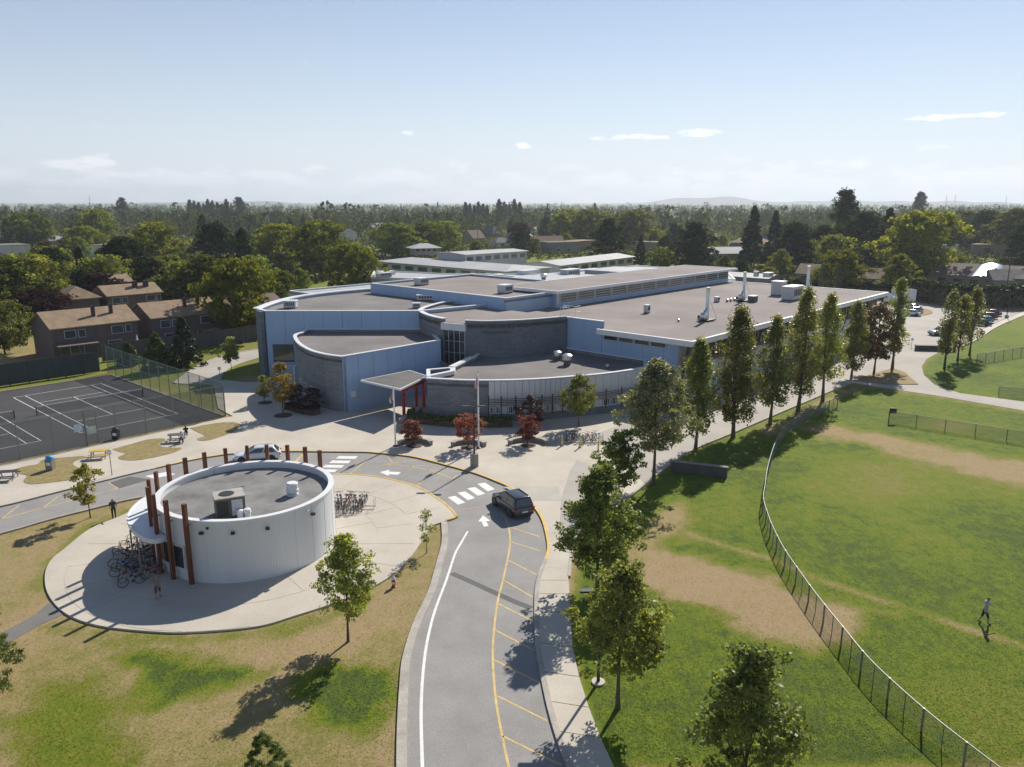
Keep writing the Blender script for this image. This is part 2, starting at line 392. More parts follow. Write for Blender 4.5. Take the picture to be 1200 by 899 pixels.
for poly, v, soft in (
    ([(150, 772), (178, 762), (232, 770), (284, 782), (292, 796), (240, 815), (192, 828), (166, 810)], 0.98, .9),
    ([(362, 790), (440, 774), (462, 790), (455, 828), (422, 862), (372, 846), (352, 820)], 1.0, .8),
    ([(40, 800), (118, 792), (150, 830), (140, 899), (60, 930), (0, 930), (0, 880)], 0.70, 1.2),
    ([(280, 742), (350, 728), (405, 708), (420, 720), (360, 742), (292, 756)], 0.55, .6),
    ([(60, 735), (120, 742), (220, 748), (300, 744), (300, 752), (150, 756)], 0.5, .6),
    ([(53, 690), (75, 655), (110, 625), (150, 605), (147, 600), (100, 615), (60, 650), (42, 690)], 0.5, .5),
    # bare, straw-coloured ground in the field
    ([(738, 628), (800, 650), (870, 668), (930, 690), (1000, 712), (1008, 735), (985, 752), (948, 764), (880, 738), (800, 706), (742, 672)], 0.02, .8),
    ([(762, 600), (800, 590), (806, 628), (775, 642), (745, 655), (735, 640)], 0.15, .9),
    ([(948, 500), (975, 498), (1040, 510), (1110, 525), (1200, 540), (1300, 560), (1300, 592), (1200, 572), (1120, 552), (1050, 537), (1010, 520), (950, 514)], 0.10, 1.2),
    ([(880, 505), (915, 490), (960, 470), (1000, 452), (1010, 455), (960, 478), (900, 512)], 0.18, .8),
    ([(1045, 436), (1075, 452), (1000, 449)], 0.30, .8),
    ([(985, 540), (1040, 535), (1085, 548), (1090, 585), (1040, 600), (990, 590)], 0.52, 3.0), ([(940, 560), (965, 550), (970, 600), (945, 610)], 0.58, 2.0), ([(830, 560), (880, 575), (890, 600), (840, 600)], 0.72, 2.0),
    ([(1080, 500), (1130, 510), (1160, 500), (1100, 490)], 0.45, 1.5)):
    q = px(poly); m = sm(poly_sd(X, Y, q) + 1.1 * blobs(X, Y, 1.1, 5) + 0.9 * blobs(X, Y, .42, 6), soft)
    green = green * (1 - m) + m * v
for path, wd, v in (([(808, 625), (850, 640), (905, 656), (960, 680), (1020, 700), (1100, 726), (1200, 758), (1300, 790)], 0.32, 0.2),
                    ([(930, 690), (1000, 712), (1060, 720)], 0.3, 0.5), ([(853, 548), (895, 550)], 0.2, 0.3), ([(1000, 448), (1047, 458), (1095, 464), (1200, 482)], 0.9, 0.35)):
    m = sm(line_d(X, Y, px(path)) - wd + 0.2 * blobs(X, Y, 0.9, 8), 0.25)
    green = green * (1 - m) + m * v
# lawn beside the tennis court and the wooden fence
m = sm(poly_sd(X, Y, [xy(UW(0, -120)), xy(UW(43, -120)), xy(UW(60, -100)), xy(UW(75, -118)), xy(UW(95, -132)), xy(UW(0, -140))]), 1.0)
green = green * (1 - m) + m * (0.55 + 0.2 * blobs(X, Y, 2.5, 9))
m = sm(poly_sd(X, Y, [xy(UW(43.5, -90)), xy(UW(43.5, -132)), xy(UW(62, -132)), xy(UW(66, -122)), xy(UW(52, -100))]), .8)
green = green * (1 - m) + m * (0.60 + 0.2 * blobs(X, Y, 2.5, 9))
far = np.clip((np.hypot(X, Y) - 150) / 60, 0, 1)
green = green * (1 - far) + far * 0.62
green = np.clip(green, 0, 1)
V = np.stack([X.ravel(), Y.ravel(), np.zeros(X.size)], 1)
ny, nx = X.shape
idx = np.arange(ny * nx).reshape(ny, nx)
Q = np.stack([idx[:-1, :-1], idx[:-1, 1:], idx[1:, 1:], idx[1:, :-1]], -1).reshape(-1, 4)
gm = bpy.data.materials.new('grass_ground'); gm.use_nodes = True
nt = gm.node_tree; L = nt.links; pb = nt.nodes['Principled BSDF']; pb.inputs['Roughness'].default_value = 0.95; pb.inputs['Specular IOR Level'].default_value = 0.15
ga = nt.nodes.new('ShaderNodeAttribute'); ga.attribute_name = 'green'
gp = nt.nodes.new('ShaderNodeNewGeometry')
def gnoise(sc, det, rough=.65, stretch=None):
    n = nt.nodes.new('ShaderNodeTexNoise'); n.inputs['Scale'].default_value = sc; n.inputs['Detail'].default_value = det; n.inputs['Roughness'].default_value = rough
    if stretch:
        mp = nt.nodes.new('ShaderNodeMapping'); mp.inputs['Scale'].default_value = stretch; mp.inputs['Rotation'].default_value = (0, 0, 0.5); L.new(gp.outputs['Position'], mp.inputs[0]); L.new(mp.outputs[0], n.inputs[0])
    else: L.new(gp.outputs['Position'], n.inputs[0])
    return n.outputs[0]
nA, nB, nC, nD = gnoise(0.9, 8, .7), gnoise(5.5, 8, .8), gnoise(0.10, 5), gnoise(2.6, 6, .75, (1, 0.35, 1))
def gmath(op, a, b, clamp=False):
    n = nt.nodes.new('ShaderNodeMath'); n.operation = op; n.use_clamp = clamp
    for i, v in enumerate((a, b)):
        if isinstance(v, (int, float)): n.inputs[i].default_value = v
        else: L.new(v, n.inputs[i])
    return n.outputs[0]
gf = gmath('ADD', ga.outputs['Fac'], gmath('MULTIPLY', gmath('SUBTRACT', nA, 0.5), 0.95))
gf = gmath('ADD', gf, gmath('MULTIPLY', gmath('SUBTRACT', nD, 0.5), 0.75))
gf = gmath('ADD', gf, gmath('MULTIPLY', gmath('SUBTRACT', nC, 0.5), 0.6), True)
gcol = _ramp(nt, gf, [(0.0, (0.345, 0.255, 0.145)), (0.20, (0.300, 0.240, 0.105)), (0.42, (0.215, 0.200, 0.062)), (0.62, (0.175, 0.192, 0.024)), (0.80, (0.132, 0.184, 0.015)), (1.0, (0.080, 0.118, 0.024))])
mm = nt.nodes.new('ShaderNodeMix'); mm.data_type = 'RGBA'; mm.blend_type = 'MULTIPLY'; mm.inputs[0].default_value = 1
L.new(gcol, mm.inputs[6]); L.new(_ramp(nt, nB, [(0.25, (0.74, 0.74, 0.74)), (0.75, (1.22, 1.22, 1.22))]), mm.inputs[7]); L.new(mm.outputs[2], pb.inputs['Base Color'])
bn = nt.nodes.new('ShaderNodeBump'); bn.inputs['Strength'].default_value = 0.45; bn.inputs['Distance'].default_value = 0.10
L.new(gmath('ADD', nB, gmath('MULTIPLY', nD, 0.8)), bn.inputs['Height']); L.new(bn.outputs[0], pb.inputs['Normal'])
ground = npmesh('ground', V, Q, gm)
att = ground.data.attributes.new('green', 'FLOAT', 'POINT'); att.data.foreach_set('value', green.ravel().astype(np.float32))
tag(ground, kind='structure')

# ================================================================ roads and pavements
def sheet(name, poly, z, mat, parent=None, kind='structure', depth=0.3):
    o = MB().prism(poly, z - depth, z).build(name, mat, parent)
    if kind and not parent: tag(o, kind=kind)
    return o
def smooth_path(pts, n=6):
    """Catmull-Rom through pixel or world points"""
    P = [Vector((p[0], p[1])) for p in pts]; out = []
    for i in range(len(P) - 1):
        p0, p1, p2, p3 = P[max(i - 1, 0)], P[i], P[i + 1], P[min(i + 2, len(P) - 1)]
        for k in range(n):
            t = k / n
            out.append(0.5 * ((2 * p1) + (p2 - p0) * t + (2 * p0 - 5 * p1 + 4 * p2 - p3) * t * t + (3 * p1 - p0 - 3 * p2 + p3) * t ** 3))
    out.append(P[-1]); return [tuple(p) for p in out]
def wpath(pts, n=6, z=0.0): return smooth_path([xy(G(x, y, z)) for x, y in pts], n)
ZR, ZM, ZP = 0.012, 0.017, 0.125                     # road, painted marks, pavement
left_edge = [(479, 960), (477, 899), (477, 850), (479, 800), (482, 770), (493, 733), (509.5, 696), (519, 662), (525, 636), (524, 613)]
inner = [(537, 607), (530, 598), (517.5, 587.5), (492.5, 572.5), (465, 564), (430, 558), (392, 556)]
inner_l = [(392, 556), (330, 559), (240, 571), (162, 584), (125, 592.5), (60, 609), (0, 626), (-120, 655)]
outer_l = [(-120, 619), (0, 595), (75, 576), (120, 565), (152, 557), (195, 547), (237, 538), (285, 531.5), (330, 530), (430, 531)]
outer = [(430, 531), (480, 536), (517.5, 545), (555, 555.5), (580, 565), (600, 574), (616, 586), (627, 598), (635, 612), (640, 632), (641, 645), (638, 656)]
right_edge = [(638, 656), (631, 672), (627, 690), (626, 712), (627, 755), (634, 798), (644, 842), (659, 888), (690, 960)]
W_left, W_in, W_inl = wpath(left_edge), wpath(inner), wpath(inner_l, 4)
W_outl, W_out, W_right = wpath(outer_l, 4), wpath(outer), wpath(right_edge)
road_poly = W_left + W_in + W_inl + W_outl + W_out + W_right
road = sheet('road', road_poly, ZR, asphalt)
def line(name, pts, wd, mat=paint_w, n=5, z=ZM, parent=road):
    return MB().strip(wpath(pts, n), -wd / 2, wd / 2, z - 0.01, z).build(name, mat, parent)
def quad(name, pts, mat=paint_w, z=ZM, parent=road):
    return MB().prism(px(pts), z - 0.01, z).build(name, mat, parent)
line('edge_line', [(548, 623), (540, 637), (533, 650), (523, 680), (509.5, 716.4), (501, 750), (496, 786), (493.5, 833), (495, 899), (497, 950)], 0.16)
line('parking_line', [(587, 602), (592, 607), (596.5, 620), (597.5, 640), (590, 677.5), (583, 706), (578, 749.5), (578, 784), (581.6, 824.5), (589, 865), (596, 899), (606, 950)], 0.13, paint_y)
for a, b in (((601, 619), (632, 629)), ((597.5, 635), (634, 646)), ((596, 657), (629, 674)), ((590, 680), (625, 700.5)), ((584.5, 708), (624, 728)),
             ((580, 738.5), (626, 762.5)), ((579, 773.5), (631, 800)), ((583, 816), (641, 845)), ((589, 863), (658, 897))):
    line('stall_line', [a, b], 0.11, paint_y, 1)
MB().strip(wpath([(529, 672), (552, 682), (580, 695), (605, 706), (623, 713)], 4), -0.24, 0.24, ZM - 0.012, ZM - 0.001).build('asphalt_patch', asphalt_patch, road)
MB().prism(px([(128, 566), (152, 558.5), (176, 562), (140, 572.5)]), ZM - 0.012, ZM - 0.001).build('asphalt_patch', asphalt_patch, road)
for k in range(4):
    ox, oy = -11.6 * k, 5.2 * k
    quad('crosswalk_stripe', [(559.3 + ox, 567.3 + oy), (568.5 + ox, 565.8 + oy), (580 + ox, 573.4 + oy), (571.5 + ox, 576 + oy)])
for k in range(4):
    ox, oy = -8 * k, 5.2 * k
    quad('crosswalk_stripe', [(393.5 + ox, 537.6 + oy), (397.5 + ox, 534.6 + oy), (419.5 + ox, 534.9 + oy), (416 + ox, 538 + oy)])
quad('arrow_mark', [(445, 553.5), (456, 550.8), (456, 553), (470, 553.6), (466, 556.6), (455, 556), (456, 558)])
quad('arrow_mark', [(560.5, 611.5), (566, 604), (574.5, 610.5), (569.8, 611), (572.5, 616.5), (567, 617.5), (564.5, 611.5)])
line('loading_line', [(448, 544.5), (460, 544.5), (485, 547.5), (508, 553), (530, 561)], 0.11, paint_y)
for a, b in (((455, 544), (490, 539)), ((478, 547), (520, 544.5)), ((500, 551), (545, 553)), ((462, 545), (455, 536)), ((484, 573), (500, 560)), ((530, 561), (536, 557)), ((408, 557), (432, 538))):
    line('loading_line', [a, b], 0.10, paint_y, 1)
line('stop_line', [(538, 598), (553, 595.5), (568, 593.5)], 0.16, M('paint_yellow_faded', (0.36, 0.31, 0.22), 0.8, 0.3, 6, 0, 30, fine=0.2), 2)
line('lane_line', [(-60, 626), (5, 607.5), (45, 597), (90, 585), (137.5, 572.5)], 0.12, paint_y)
for a, b in (((-20, 625), (23, 592)), ((48, 597), (71, 580)), ((127, 565.5), (138, 572.5))):
    line('stall_line', [a, b], 0.11, paint_y, 1)
quad('crosswalk_stripe', [(170, 558), (196, 553), (206, 556), (180, 561)])
quad('crosswalk_stripe', [(345, 541), (354, 532.5), (357, 532.5), (349, 541)], paint_y)
# kerbs: real steps beside the road
def kerb(path, wd=0.17, side=1, mat=kerb_m, top=0.135):
    return MB().strip(path, 0.0, wd * side, -0.1, top).build('kerb', mat, road)
kerb(W_left, 0.48, 1); kerb(W_right, 0.30, 1, top=0.134); kerb(W_in, 0.20, 1, kerb_y); kerb(W_inl, 0.18, 1)
kerb(W_outl[:19], 0.18, 1); kerb(W_outl[19:], 0.20, 1, kerb_y); kerb(W_out, 0.22, 1, kerb_y)
kerb(wpath([(524, 611), (530, 609.5), (537, 607)], 2), 0.2, 1, kerb_y)
# pavement round the pavilion, in slabs
apron = smooth_path(px([(509.5, 616), (496, 633), (479.5, 656.5), (453, 680), (406, 703), (346.5, 723), (300, 736), (225, 742.5), (175, 741.5), (112.5, 734), (75, 719), (56, 696.5), (53, 674), (60, 658), (75, 645), (107.5, 620), (147, 603.5), (172, 587)]), 5)
inn2 = [p for p in W_inl if -27 < p[0]][::-1] + W_in[::-1]
apron_o = sheet('pavilion_pavement', apron + inn2, ZP - 0.012, concrete)
# joints: slabs fanned round the pavilion, each one cast separately
CX, CY = -19.5, 54.0
def in_poly(p, poly):
    ins = False
    for i in range(len(poly)):
        a, b = poly[i], poly[i - 1]
        if (a[1] > p[1]) != (b[1] > p[1]) and p[0] < (b[0] - a[0]) * (p[1] - a[1]) / (b[1] - a[1]) + a[0]: ins = not ins
    return ins
ap_all = apron + inn2
for r0, r1, n in ((6.35, 9.3, 14), (9.34, 12.2, 20), (12.24, 15.2, 26)):
    for k in range(n):
        a0, a1 = 2 * math.pi * k / n + 0.004, 2 * math.pi * (k + 1) / n - 0.004
        ring = [(CX + r * math.cos(a), CY + r * math.sin(a)) for r, aa in ((r0, (a0, (a0 + a1) / 2, a1)), (r1, (a1, (a0 + a1) / 2, a0))) for a in aa]
        if all(in_poly(q, ap_all) for q in ring): MB().prism(ring, 0.02, ZP).build('slab', concrete, apron_o)
# the plaza
lane_near = [(665, 677), (668, 650), (678, 622), (696, 604), (725, 590), (755, 568), (800, 533), (860, 507), (910, 485.5), (950, 468.5), (990, 451.5)]
plaza_poly = W_outl + W_out + wpath(right_edge[:3], 3) + px([(640, 676), (665, 677)]) + wpath(lane_near, 3)
plaza_poly += [xy(UW(112, -49)), xy(UW(90, -49)), xy(UW(90, -80)), xy(UW(75, -105))] + px([(312, 448), (286, 449), (262, 446), (250, 450)]) + [xy(UW(44.2, -90)), xy(UW(43.6, -85.2)), xy(UW(20, -85.2)), xy(UW(-8, -85.2))]
plaza = sheet('plaza', plaza_poly, ZP - 0.006, concrete)
sidewalk_l = wpath([(638, 656), (634, 671), (630.8, 690), (630, 712), (631.5, 755), (638.5, 798), (648.5, 842), (664, 888), (695, 960)], 5)
sidewalk_r = wpath([(665, 657), (665, 671), (667, 690), (668, 712), (671, 761), (681, 804), (697, 850), (716, 895), (752, 960)], 5)
side_o = thing('sidewalk', None, None, (4, 45, 0)); side_o['kind'] = 'structure'
sl = side_o
for a, b, c, d in zip(sidewalk_l[:-1:4], sidewalk_l[4::4], sidewalk_r[4::4], sidewalk_r[:-1:4]):
    t = 0.012
    a2, b2 = Vector(a).lerp(Vector(b), t), Vector(b).lerp(Vector(a), t); c2, d2 = Vector(c).lerp(Vector(d), t), Vector(d).lerp(Vector(c), t)
    MB().prism([tuple(a2), tuple(b2), tuple(c2), tuple(d2)], -0.05, ZP).build('slab', concrete, sl)
    m1, m2 = Vector(a).lerp(Vector(b), .5), Vector(d).lerp(Vector(c), .5)
MB().strip(sidewalk_l, 0.0, 0.02, -0.05, ZP - 0.02).build('joint', kerb_m, sl)
# plaza slabs that show their joints along the edge of the loading bay, and the lane beside the long wall
lane = sheet('service_lane', wpath(lane_near[5:], 3) + [xy(UW(112, -48.9)), xy(UW(67, -48.9))], ZP, asphalt_lot)
MB().strip(wpath(lane_near, 3), 0, -0.22, -0.05, ZP + 0.03).build('kerb', kerb_m, lane)
MB().prism(px([(668, 553), (676, 541), (690, 545), (700, 570), (690, 604), (676, 622), (668, 650), (660, 648), (656, 615), (658, 585)]), ZP, ZP + 0.006).build('asphalt_patch', M('asphalt_pale', (0.40, 0.37, 0.34), .9, .08, .5, .05, 20), plaza)
MB().prism(px([(590, 572), (655, 571), (658, 588), (622, 588)]), ZP - 0.003, ZP + 0.004).build('slab', M('concrete_new', (0.44, 0.41, 0.36), .85, .1, .5, .05, 9), plaza)
# dry planted islands in the walkway beside the courts
dry_m = M('dry_turf', (0.32, 0.225, 0.105), 0.95, 0.32, 1.6, 0.6, 11, fine=0.22, col2=(0.30, 0.26, 0.10))
for isl in ([(12, 553), (30, 548), (44, 545.5), (52, 540), (84, 537), (98, 536), (101, 538), (90, 541), (86, 546), (97, 551), (112, 551), (119, 554), (108, 559), (90, 563), (60, 567), (38, 569), (28, 566), (32, 559), (24, 557)],
            [(132, 528), (160, 520), (176, 516), (193, 515.5), (192, 519), (187, 521), (190, 525), (203, 526), (213, 526.5), (206, 531), (188, 536), (160, 541), (142, 540), (139, 537), (147, 533), (140, 531)],
            [(222, 503), (248, 498), (268, 496), (280, 497.5), (282, 501), (272, 508), (256, 514), (246, 517), (236, 518), (231, 516), (240, 512), (232, 508)]):
    isl_o = sheet('planted_island', smooth_path(px(isl) + [px(isl)[0]], 3)[:-1], ZP + 0.02, dry_m, depth=0.2)
# back path on the left and the asphalt footpath
sheet('back_path', wpath([(205, 450), (217, 441), (236, 428), (262, 418), (290, 412), (320, 408)], 4) + wpath([(320, 417), (300, 421), (275, 429), (262, 438), (258, 452)], 4), ZP - 0.03, asphalt_lot)
MB().strip(wpath([(205, 450), (217, 441), (236, 428), (262, 418), (290, 412), (320, 408)], 4), 0, 0.35, -0.1, ZP + 0.02).build('kerb', kerb_m, lane)
sheet('footpath', px([(60, 704), (75, 720), (48, 732), (20, 748), (-30, 772), (-30, 755), (10, 738), (42, 720)]), 0.02, M('footpath_asphalt', (0.17, 0.165, 0.155), .9, .12, .6, .1, 30))
# car park and paths at the far right
lot = sheet('car_park', [xy(UW(112, -48.9)), xy(UW(156, -48.9)), xy(UW(185, -95))] + px([(1066, 346), (1075, 354), (1107, 360), (1147, 363), (1200, 364.5), (1290, 360)]) + px([(1290, 372), (1200, 364.8), (1160, 381), (1141, 393), (1115, 405), (1105, 410), (1086, 421), (1080, 430), (1083, 440), (1095, 451), (1125, 461), (1200, 471), (1300, 484)]) + px([(1300, 495), (1200, 481.5), (1095, 463.5), (1047, 456.5), (1000, 449), (990, 451.5)]) + [], 0.03, asphalt_lot)
sheet('lot_island', px([(1046, 432), (1060, 437), (1076, 451), (1040, 451), (1000, 446)]), 0.12, gm)
sheet('lot_lawn', smooth_path(px([(1068, 369), (1078, 362), (1090, 364), (1093, 367), (1085, 369.5), (1068, 371), (1068, 369)]), 3)[:-1], 0.12, gm)
MB().strip(wpath([(1200, 366), (1160, 383), (1141, 395), (1118, 406), (1107, 411)], 4), -0.15, 1.3, -0.05, 0.14).build('pavement', concrete, lot)
MB().strip(wpath([(1074, 353), (1107, 358.5), (1147, 361.5), (1200, 363)], 3), 0, 3.5, -0.05, 0.14).build('verge', gm, lot)
# tennis courts
tc_poly = [xy(UW(43.2, -86.2)), xy(UW(43.2, -120.4)), xy(UW(-20, -120.4)), xy(UW(-20, -86.2))]
court = sheet('tennis_court', tc_poly, ZM, court_m)
MB().strip([xy(UW(43.1, -86.2)), xy(UW(43.1, -120.3)), xy(UW(-20, -120.3))], 0, 0.25, -0.05, 0.10).build('kerb', concrete_dk, court)
def cline(u0, w0, u1, w1, wd=0.09): MB().strip([xy(UW(u0, w0)), xy(UW(u1, w1))], -wd / 2, wd / 2, ZM - 0.004, ZM + 0.005).build('court_line', paint_w, court)
for uo in (28.85, 13.9, -1.05):
    w0, w1 = -115.3, -91.53; a, b = uo, uo + 10.97
    for uu in (a, a + 1.37, b - 1.37, b): cline(uu, w0, uu, w1)
    for ww in (w0, w1): cline(a - .04, ww, b + .04, ww)
    for ww in (w0 + 5.485, w1 - 5.485): cline(a + 1.37, ww, b - 1.37, ww)
    cline((a + b) / 2, w0 + 5.485, (a + b) / 2, w1 - 5.485)

# ================================================================ the school
school = thing('school_building', 'large low school with curved grey block walls, pale blue cladding and flat roofs', 'school', (0, 115, 0))
def sub(name, bld, mat, parent=school, smooth=None):
    o = bld.build(name, mat, None, smooth)
    o.parent = parent
    off = Vector((0, 0, 0)); q = parent
    while q is not None: off += Vector(q.location); q = q.parent
    o.location = -off
    return o
def panels(p0, p1, z0, z1, n, mat, parent=school, thick=0.09, gap=0.035, name='wall_panel', out=0.05):
    """n equal panels side by side along a line; one mesh shared by all. Outside is on the right of p0 -> p1"""
    p0, p1 = Vector((p0[0], p0[1], 0)), Vector((p1[0], p1[1], 0)); d = p1 - p0; L = d.length / n
    me = MB().box((0, 0, 0), (L - gap, thick, z1 - z0)).mesh(name); me.materials.append(mat)
    nrm = Vector((d.y, -d.x, 0)).normalized(); rz = math.atan2(d.y, d.x); res = []
    org = parent.location
    for k in range(n):
        c = p0 + d * ((k + .5) / n) + nrm * (out - thick / 2 + .04); c.z = (z0 + z1) / 2
        res.append(link(name, me, None, parent, c - org, rz))
    return res
def window_row(p0, p1, z0, z1, n, parent=school, gm=glass_dk, fm=frame_m, fr=0.09, mull=1, trans=1, out=0.06, gapr=0.10):
    """n windows along a line: each a frame with panes behind thin bars"""
    p0, p1 = Vector((p0[0], p0[1], 0)), Vector((p1[0], p1[1], 0)); d = p1 - p0; L = d.length / n; w = L * (1 - gapr); h = z1 - z0
    fb = MB()
    for s in (-1, 1): fb.box((s * (w / 2 - fr / 2), 0, 0), (fr, .12, h)); fb.box((0, 0, s * (h / 2 - fr / 2)), (w - 2 * fr - .002, .12, fr))
    for k in range(1, mull + 1): fb.box((-w / 2 + w * k / (mull + 1), 0, 0), (fr * .6, .10, h - 2 * fr - .002))
    for k in range(1, trans + 1): fb.box((0, 0.002, -h / 2 + h * k / (trans + 1)), (w - 2 * fr - .002, .08, fr * .5))
    fme = fb.mesh('window'); fme.materials.append(fm)
    pme = MB().box((0, 0.03, 0), (w - fr, .03, h - fr)).mesh('pane'); pme.materials.append(gm)
    nrm = Vector((d.y, -d.x, 0)).normalized(); rz = math.atan2(d.y, d.x)
    for k in range(n):
        c = p0 + d * ((k + .5) / n) + nrm * out; c.z = (z0 + z1) / 2
        f = link('window', fme, None, parent, c - parent.location, rz); link('pane', pme, None, f)
def wall_block(poly, zt, wall_mat, roof_mat, cap=True, name='wing', par=0.45, z0=-0.2, capw=0.42, tw=0.28):
    """parapet walls round a flat roof"""
    a = sum(poly[i][0] * poly[(i + 1) % len(poly)][1] - poly[(i + 1) % len(poly)][0] * poly[i][1] for i in range(len(poly)))
    if a < 0: poly = poly[::-1]
    w = sub('wall', MB().strip(poly, 0, tw, z0, zt - .06, True), wall_mat)
    r = sub('roof', MB().prism(poly, zt - par - .3, zt - par), roof_mat)
    if cap: sub('parapet_cap', MB().strip(poly, -0.07, capw, zt - .06, zt + .05, True), cap_m)
    return w, r
# -- left wing: curved back wall, flat front
ZL = 9.6
lw_curve = smooth_path([xy(G(x, y, ZL)) for x, y in ((301, 362.3), (320.7, 354.7), (347.3, 348), (383.3, 343), (423.3, 339.3), (447, 337.8))], 5)
PL0, PL1 = xy(G(310.5, 364.5, ZL)), xy(G(491, 364.7, ZL))
PL0 = (PL0[0], 112.7); PL1 = (PL1[0], 112.7)
lw_poly = [PL0] + lw_curve + [xy(UW(86.5, -112.6)), xy(UW(86.5, -84)), PL1]
wall_block(lw_poly, ZL, clad_blue, roof_grey, capw=0.5)
sub('parapet_cap', MB().strip(lw_curve, -0.30, 0.62, ZL + .03, ZL + .12), cap_m)
sub('corner_fin', MB().strip([lw_curve[0], (PL0[0] - .4, PL0[1] - .25)], -.25, .25, -.1, ZL - .1), block_dk)
panels(PL0, PL1, 0.0, ZL - .09, 8, panel_blue)
sub('louvre', MB().box((-33.6, 112.55, 3.4), (3.0, .12, 2.6)), glass_dk)
# -- front-left wing: curved block wall on the left, panelled wall on the right
Z2 = 7.0
w2c = smooth_path([xy(G(x, y, Z2)) for x, y in ((353, 389.5), (345.3, 392), (344.6, 396), (350, 403.3), (363.3, 410.7), (380.7, 415.3), (400.7, 418))], 6)
w2e = xy(G(516, 398.6, Z2))
w2c[0] = (w2c[0][0], 112.6)
w2_poly = w2c + [w2e, (-12.0, 112.6)]
w2w, _ = wall_block(w2_poly, Z2, block_m, roof_grey)
c2, e2 = Vector(w2c[-1] + (0,)), Vector(w2e + (0,))
panels(c2, e2, 0.0, Z2 - .10, 7, panel_blue)
panels(c2 + (e2 - c2) * .004, c2 + (e2 - c2) * .03, 0.0, Z2 - .10, 1, panel_blue)
# low window and white pipe on the curved wall
for k in range(3):
    a, b = Vector(w2c[17 + k * 3] + (0,)), Vector(w2c[19 + k * 3] + (0,))
    window_row(a, b, 0.9, 2.4, 1, mull=1, trans=2)
sub('downpipe', MB().tube([Vector(w2c[14] + (0.2,)) + Vector((-.3, -.25, 0)), Vector(w2c[14] + (3.4,)) + Vector((-.3, -.25, 0)), Vector(w2c[14] + (3.6,)) + Vector((.2, .2, 0))], .12, 8), trim_m)
sub('wall_plate', MB().box(Vector(w2c[-1] + (2.2,)) + Vector((1.0, 0.85, 0)), (.6, .2, .7), rz=U_ANG), trim_m)
# -- the tall curved entrance drum
ZD = 9.5
dr_px = ((527.3, 352.7), (515, 354.7), (502, 358), (493, 361.3), (490.6, 364.3), (496.7, 368), (507, 371.3), (519, 373.6))
dr_a = smooth_path([xy(G(x, y, ZD)) for x, y in dr_px], 4)
dr_b = smooth_path([xy(G(x, y, ZD)) for x, y in ((545, 375.5), (570, 376.2), (603, 375.3), (628, 373.8), (650, 372), (664, 370.8))], 5)
ja = UW(85.0, -67.6)
sub('drum_wall', MB().strip(dr_a, 0.0, 0.45, -0.2, ZD - .05), block_m)
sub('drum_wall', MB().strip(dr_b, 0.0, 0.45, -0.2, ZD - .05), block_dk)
sub('parapet_cap', MB().strip(dr_a, -0.08, 0.62, ZD - .05, ZD + .07), cap_m)
sub('parapet_cap', MB().strip(dr_b, -0.06, 0.40, ZD - .05, ZD + .05), cap_m)
sub('roof', MB().prism(dr_a[3:] + dr_b + [xy(UW(86, -68)), xy(UW(86.4, -84))], ZD - .9, ZD - .42), roof_brown)
# lettering cut in dark metal high on the drum (runs along the curve)
letter_m = M('letter_metal', (0.085, 0.095, 0.105), .6)
def letters(txt, path, t0, z, size, gap):
    seg = [0.0]
    for a, b in zip(path[:-1], path[1:]): seg.append(seg[-1] + (Vector(b) - Vector(a)).length)
    s = t0 * seg[-1]
    for ch in txt:
        if ch != ' ':
            i = max(k for k in range(len(seg) - 1) if seg[k] <= s + 1e-6); f = (s - seg[i]) / (seg[i + 1] - seg[i])
            a, b = Vector(path[i]), Vector(path[i + 1]); p = a.lerp(b, f); d = (b - a).normalized()
            cu = bpy.data.curves.new('letter', 'FONT'); cu.body = ch; cu.size = size; cu.extrude = 0.04; cu.align_x = 'CENTER'
            tmp = bpy.data.objects.new('tmp', cu); COL.objects.link(tmp)
            me = bpy.data.meshes.new_from_object(tmp.evaluated_get(bpy.context.evaluated_depsgraph_get())); bpy.data.objects.remove(tmp); bpy.data.curves.remove(cu)
            o = link('letter', me, None, school, Vector((p.x + d.y * .06, p.y - d.x * .06, z)) - school.location); o.rotation_euler = (R(90), 0, math.atan2(d.y, d.x))
            if not me.materials: me.materials.append(letter_m)
            else: me.materials[0] = letter_m
        s += gap
letters('HUGH McROBERTS', dr_b, 0.03, 8.45, 0.78, 0.62)
letters('SECONDARY', dr_b, 0.18, 7.75, 0.55, 0.45)
# tall glazing between the two halves of the drum
ga_, gb_ = Vector(dr_a[-1] + (0,)), Vector(dr_b[0] + (0,))
gd = (gb_ - ga_); gl = gd.length
sub('glazing_head', MB().box((ga_ + gb_) / 2 + Vector((0, -.05, 8.55)), (gl + .3, .7, .95), rz=math.atan2(gd.y, gd.x)), trim_m)
window_row(ga_ + Vector((0, .3, 0)), gb_ + Vector((0, .3, 0)), 0.2, 8.05, 1, mull=3, trans=4, fr=.11, gapr=0.0)
# -- low front wing with the sweeping curved front
ZW = 5.0
lo_f = smooth_path([xy(G(x, y, ZW)) for x, y in ((500.5, 443.3), (536.7, 445.3), (560, 445.8), (586.7, 445.8), (620, 444.8), (645, 443.4), (670, 441.4), (706.7, 438.2), (740, 433.6), (758, 430.2))], 4)
lo_b = [xy(UW(85.1, -54.3)), xy(UW(85.1, -67.6))]
lo_l = [xy(G(553, 418.7, ZW)), xy(G(529, 430.6, ZW)), xy(G(500.3, 433.0, ZW))]
lo_poly = lo_f + lo_b + [(dr_b[0][0] + 2, dr_b[0][1] + 1.2)] + lo_l
wall_block(lo_poly, ZW, block_m, roof_grey, par=0.5, capw=0.40)
sub('parapet_cap', MB().strip([xy(G(500.3, 441.5, ZW)), xy(G(530, 435.5, ZW)), xy(G(531, 432, ZW))], -.3, .3, ZW - .35, ZW + .12), cap_m)
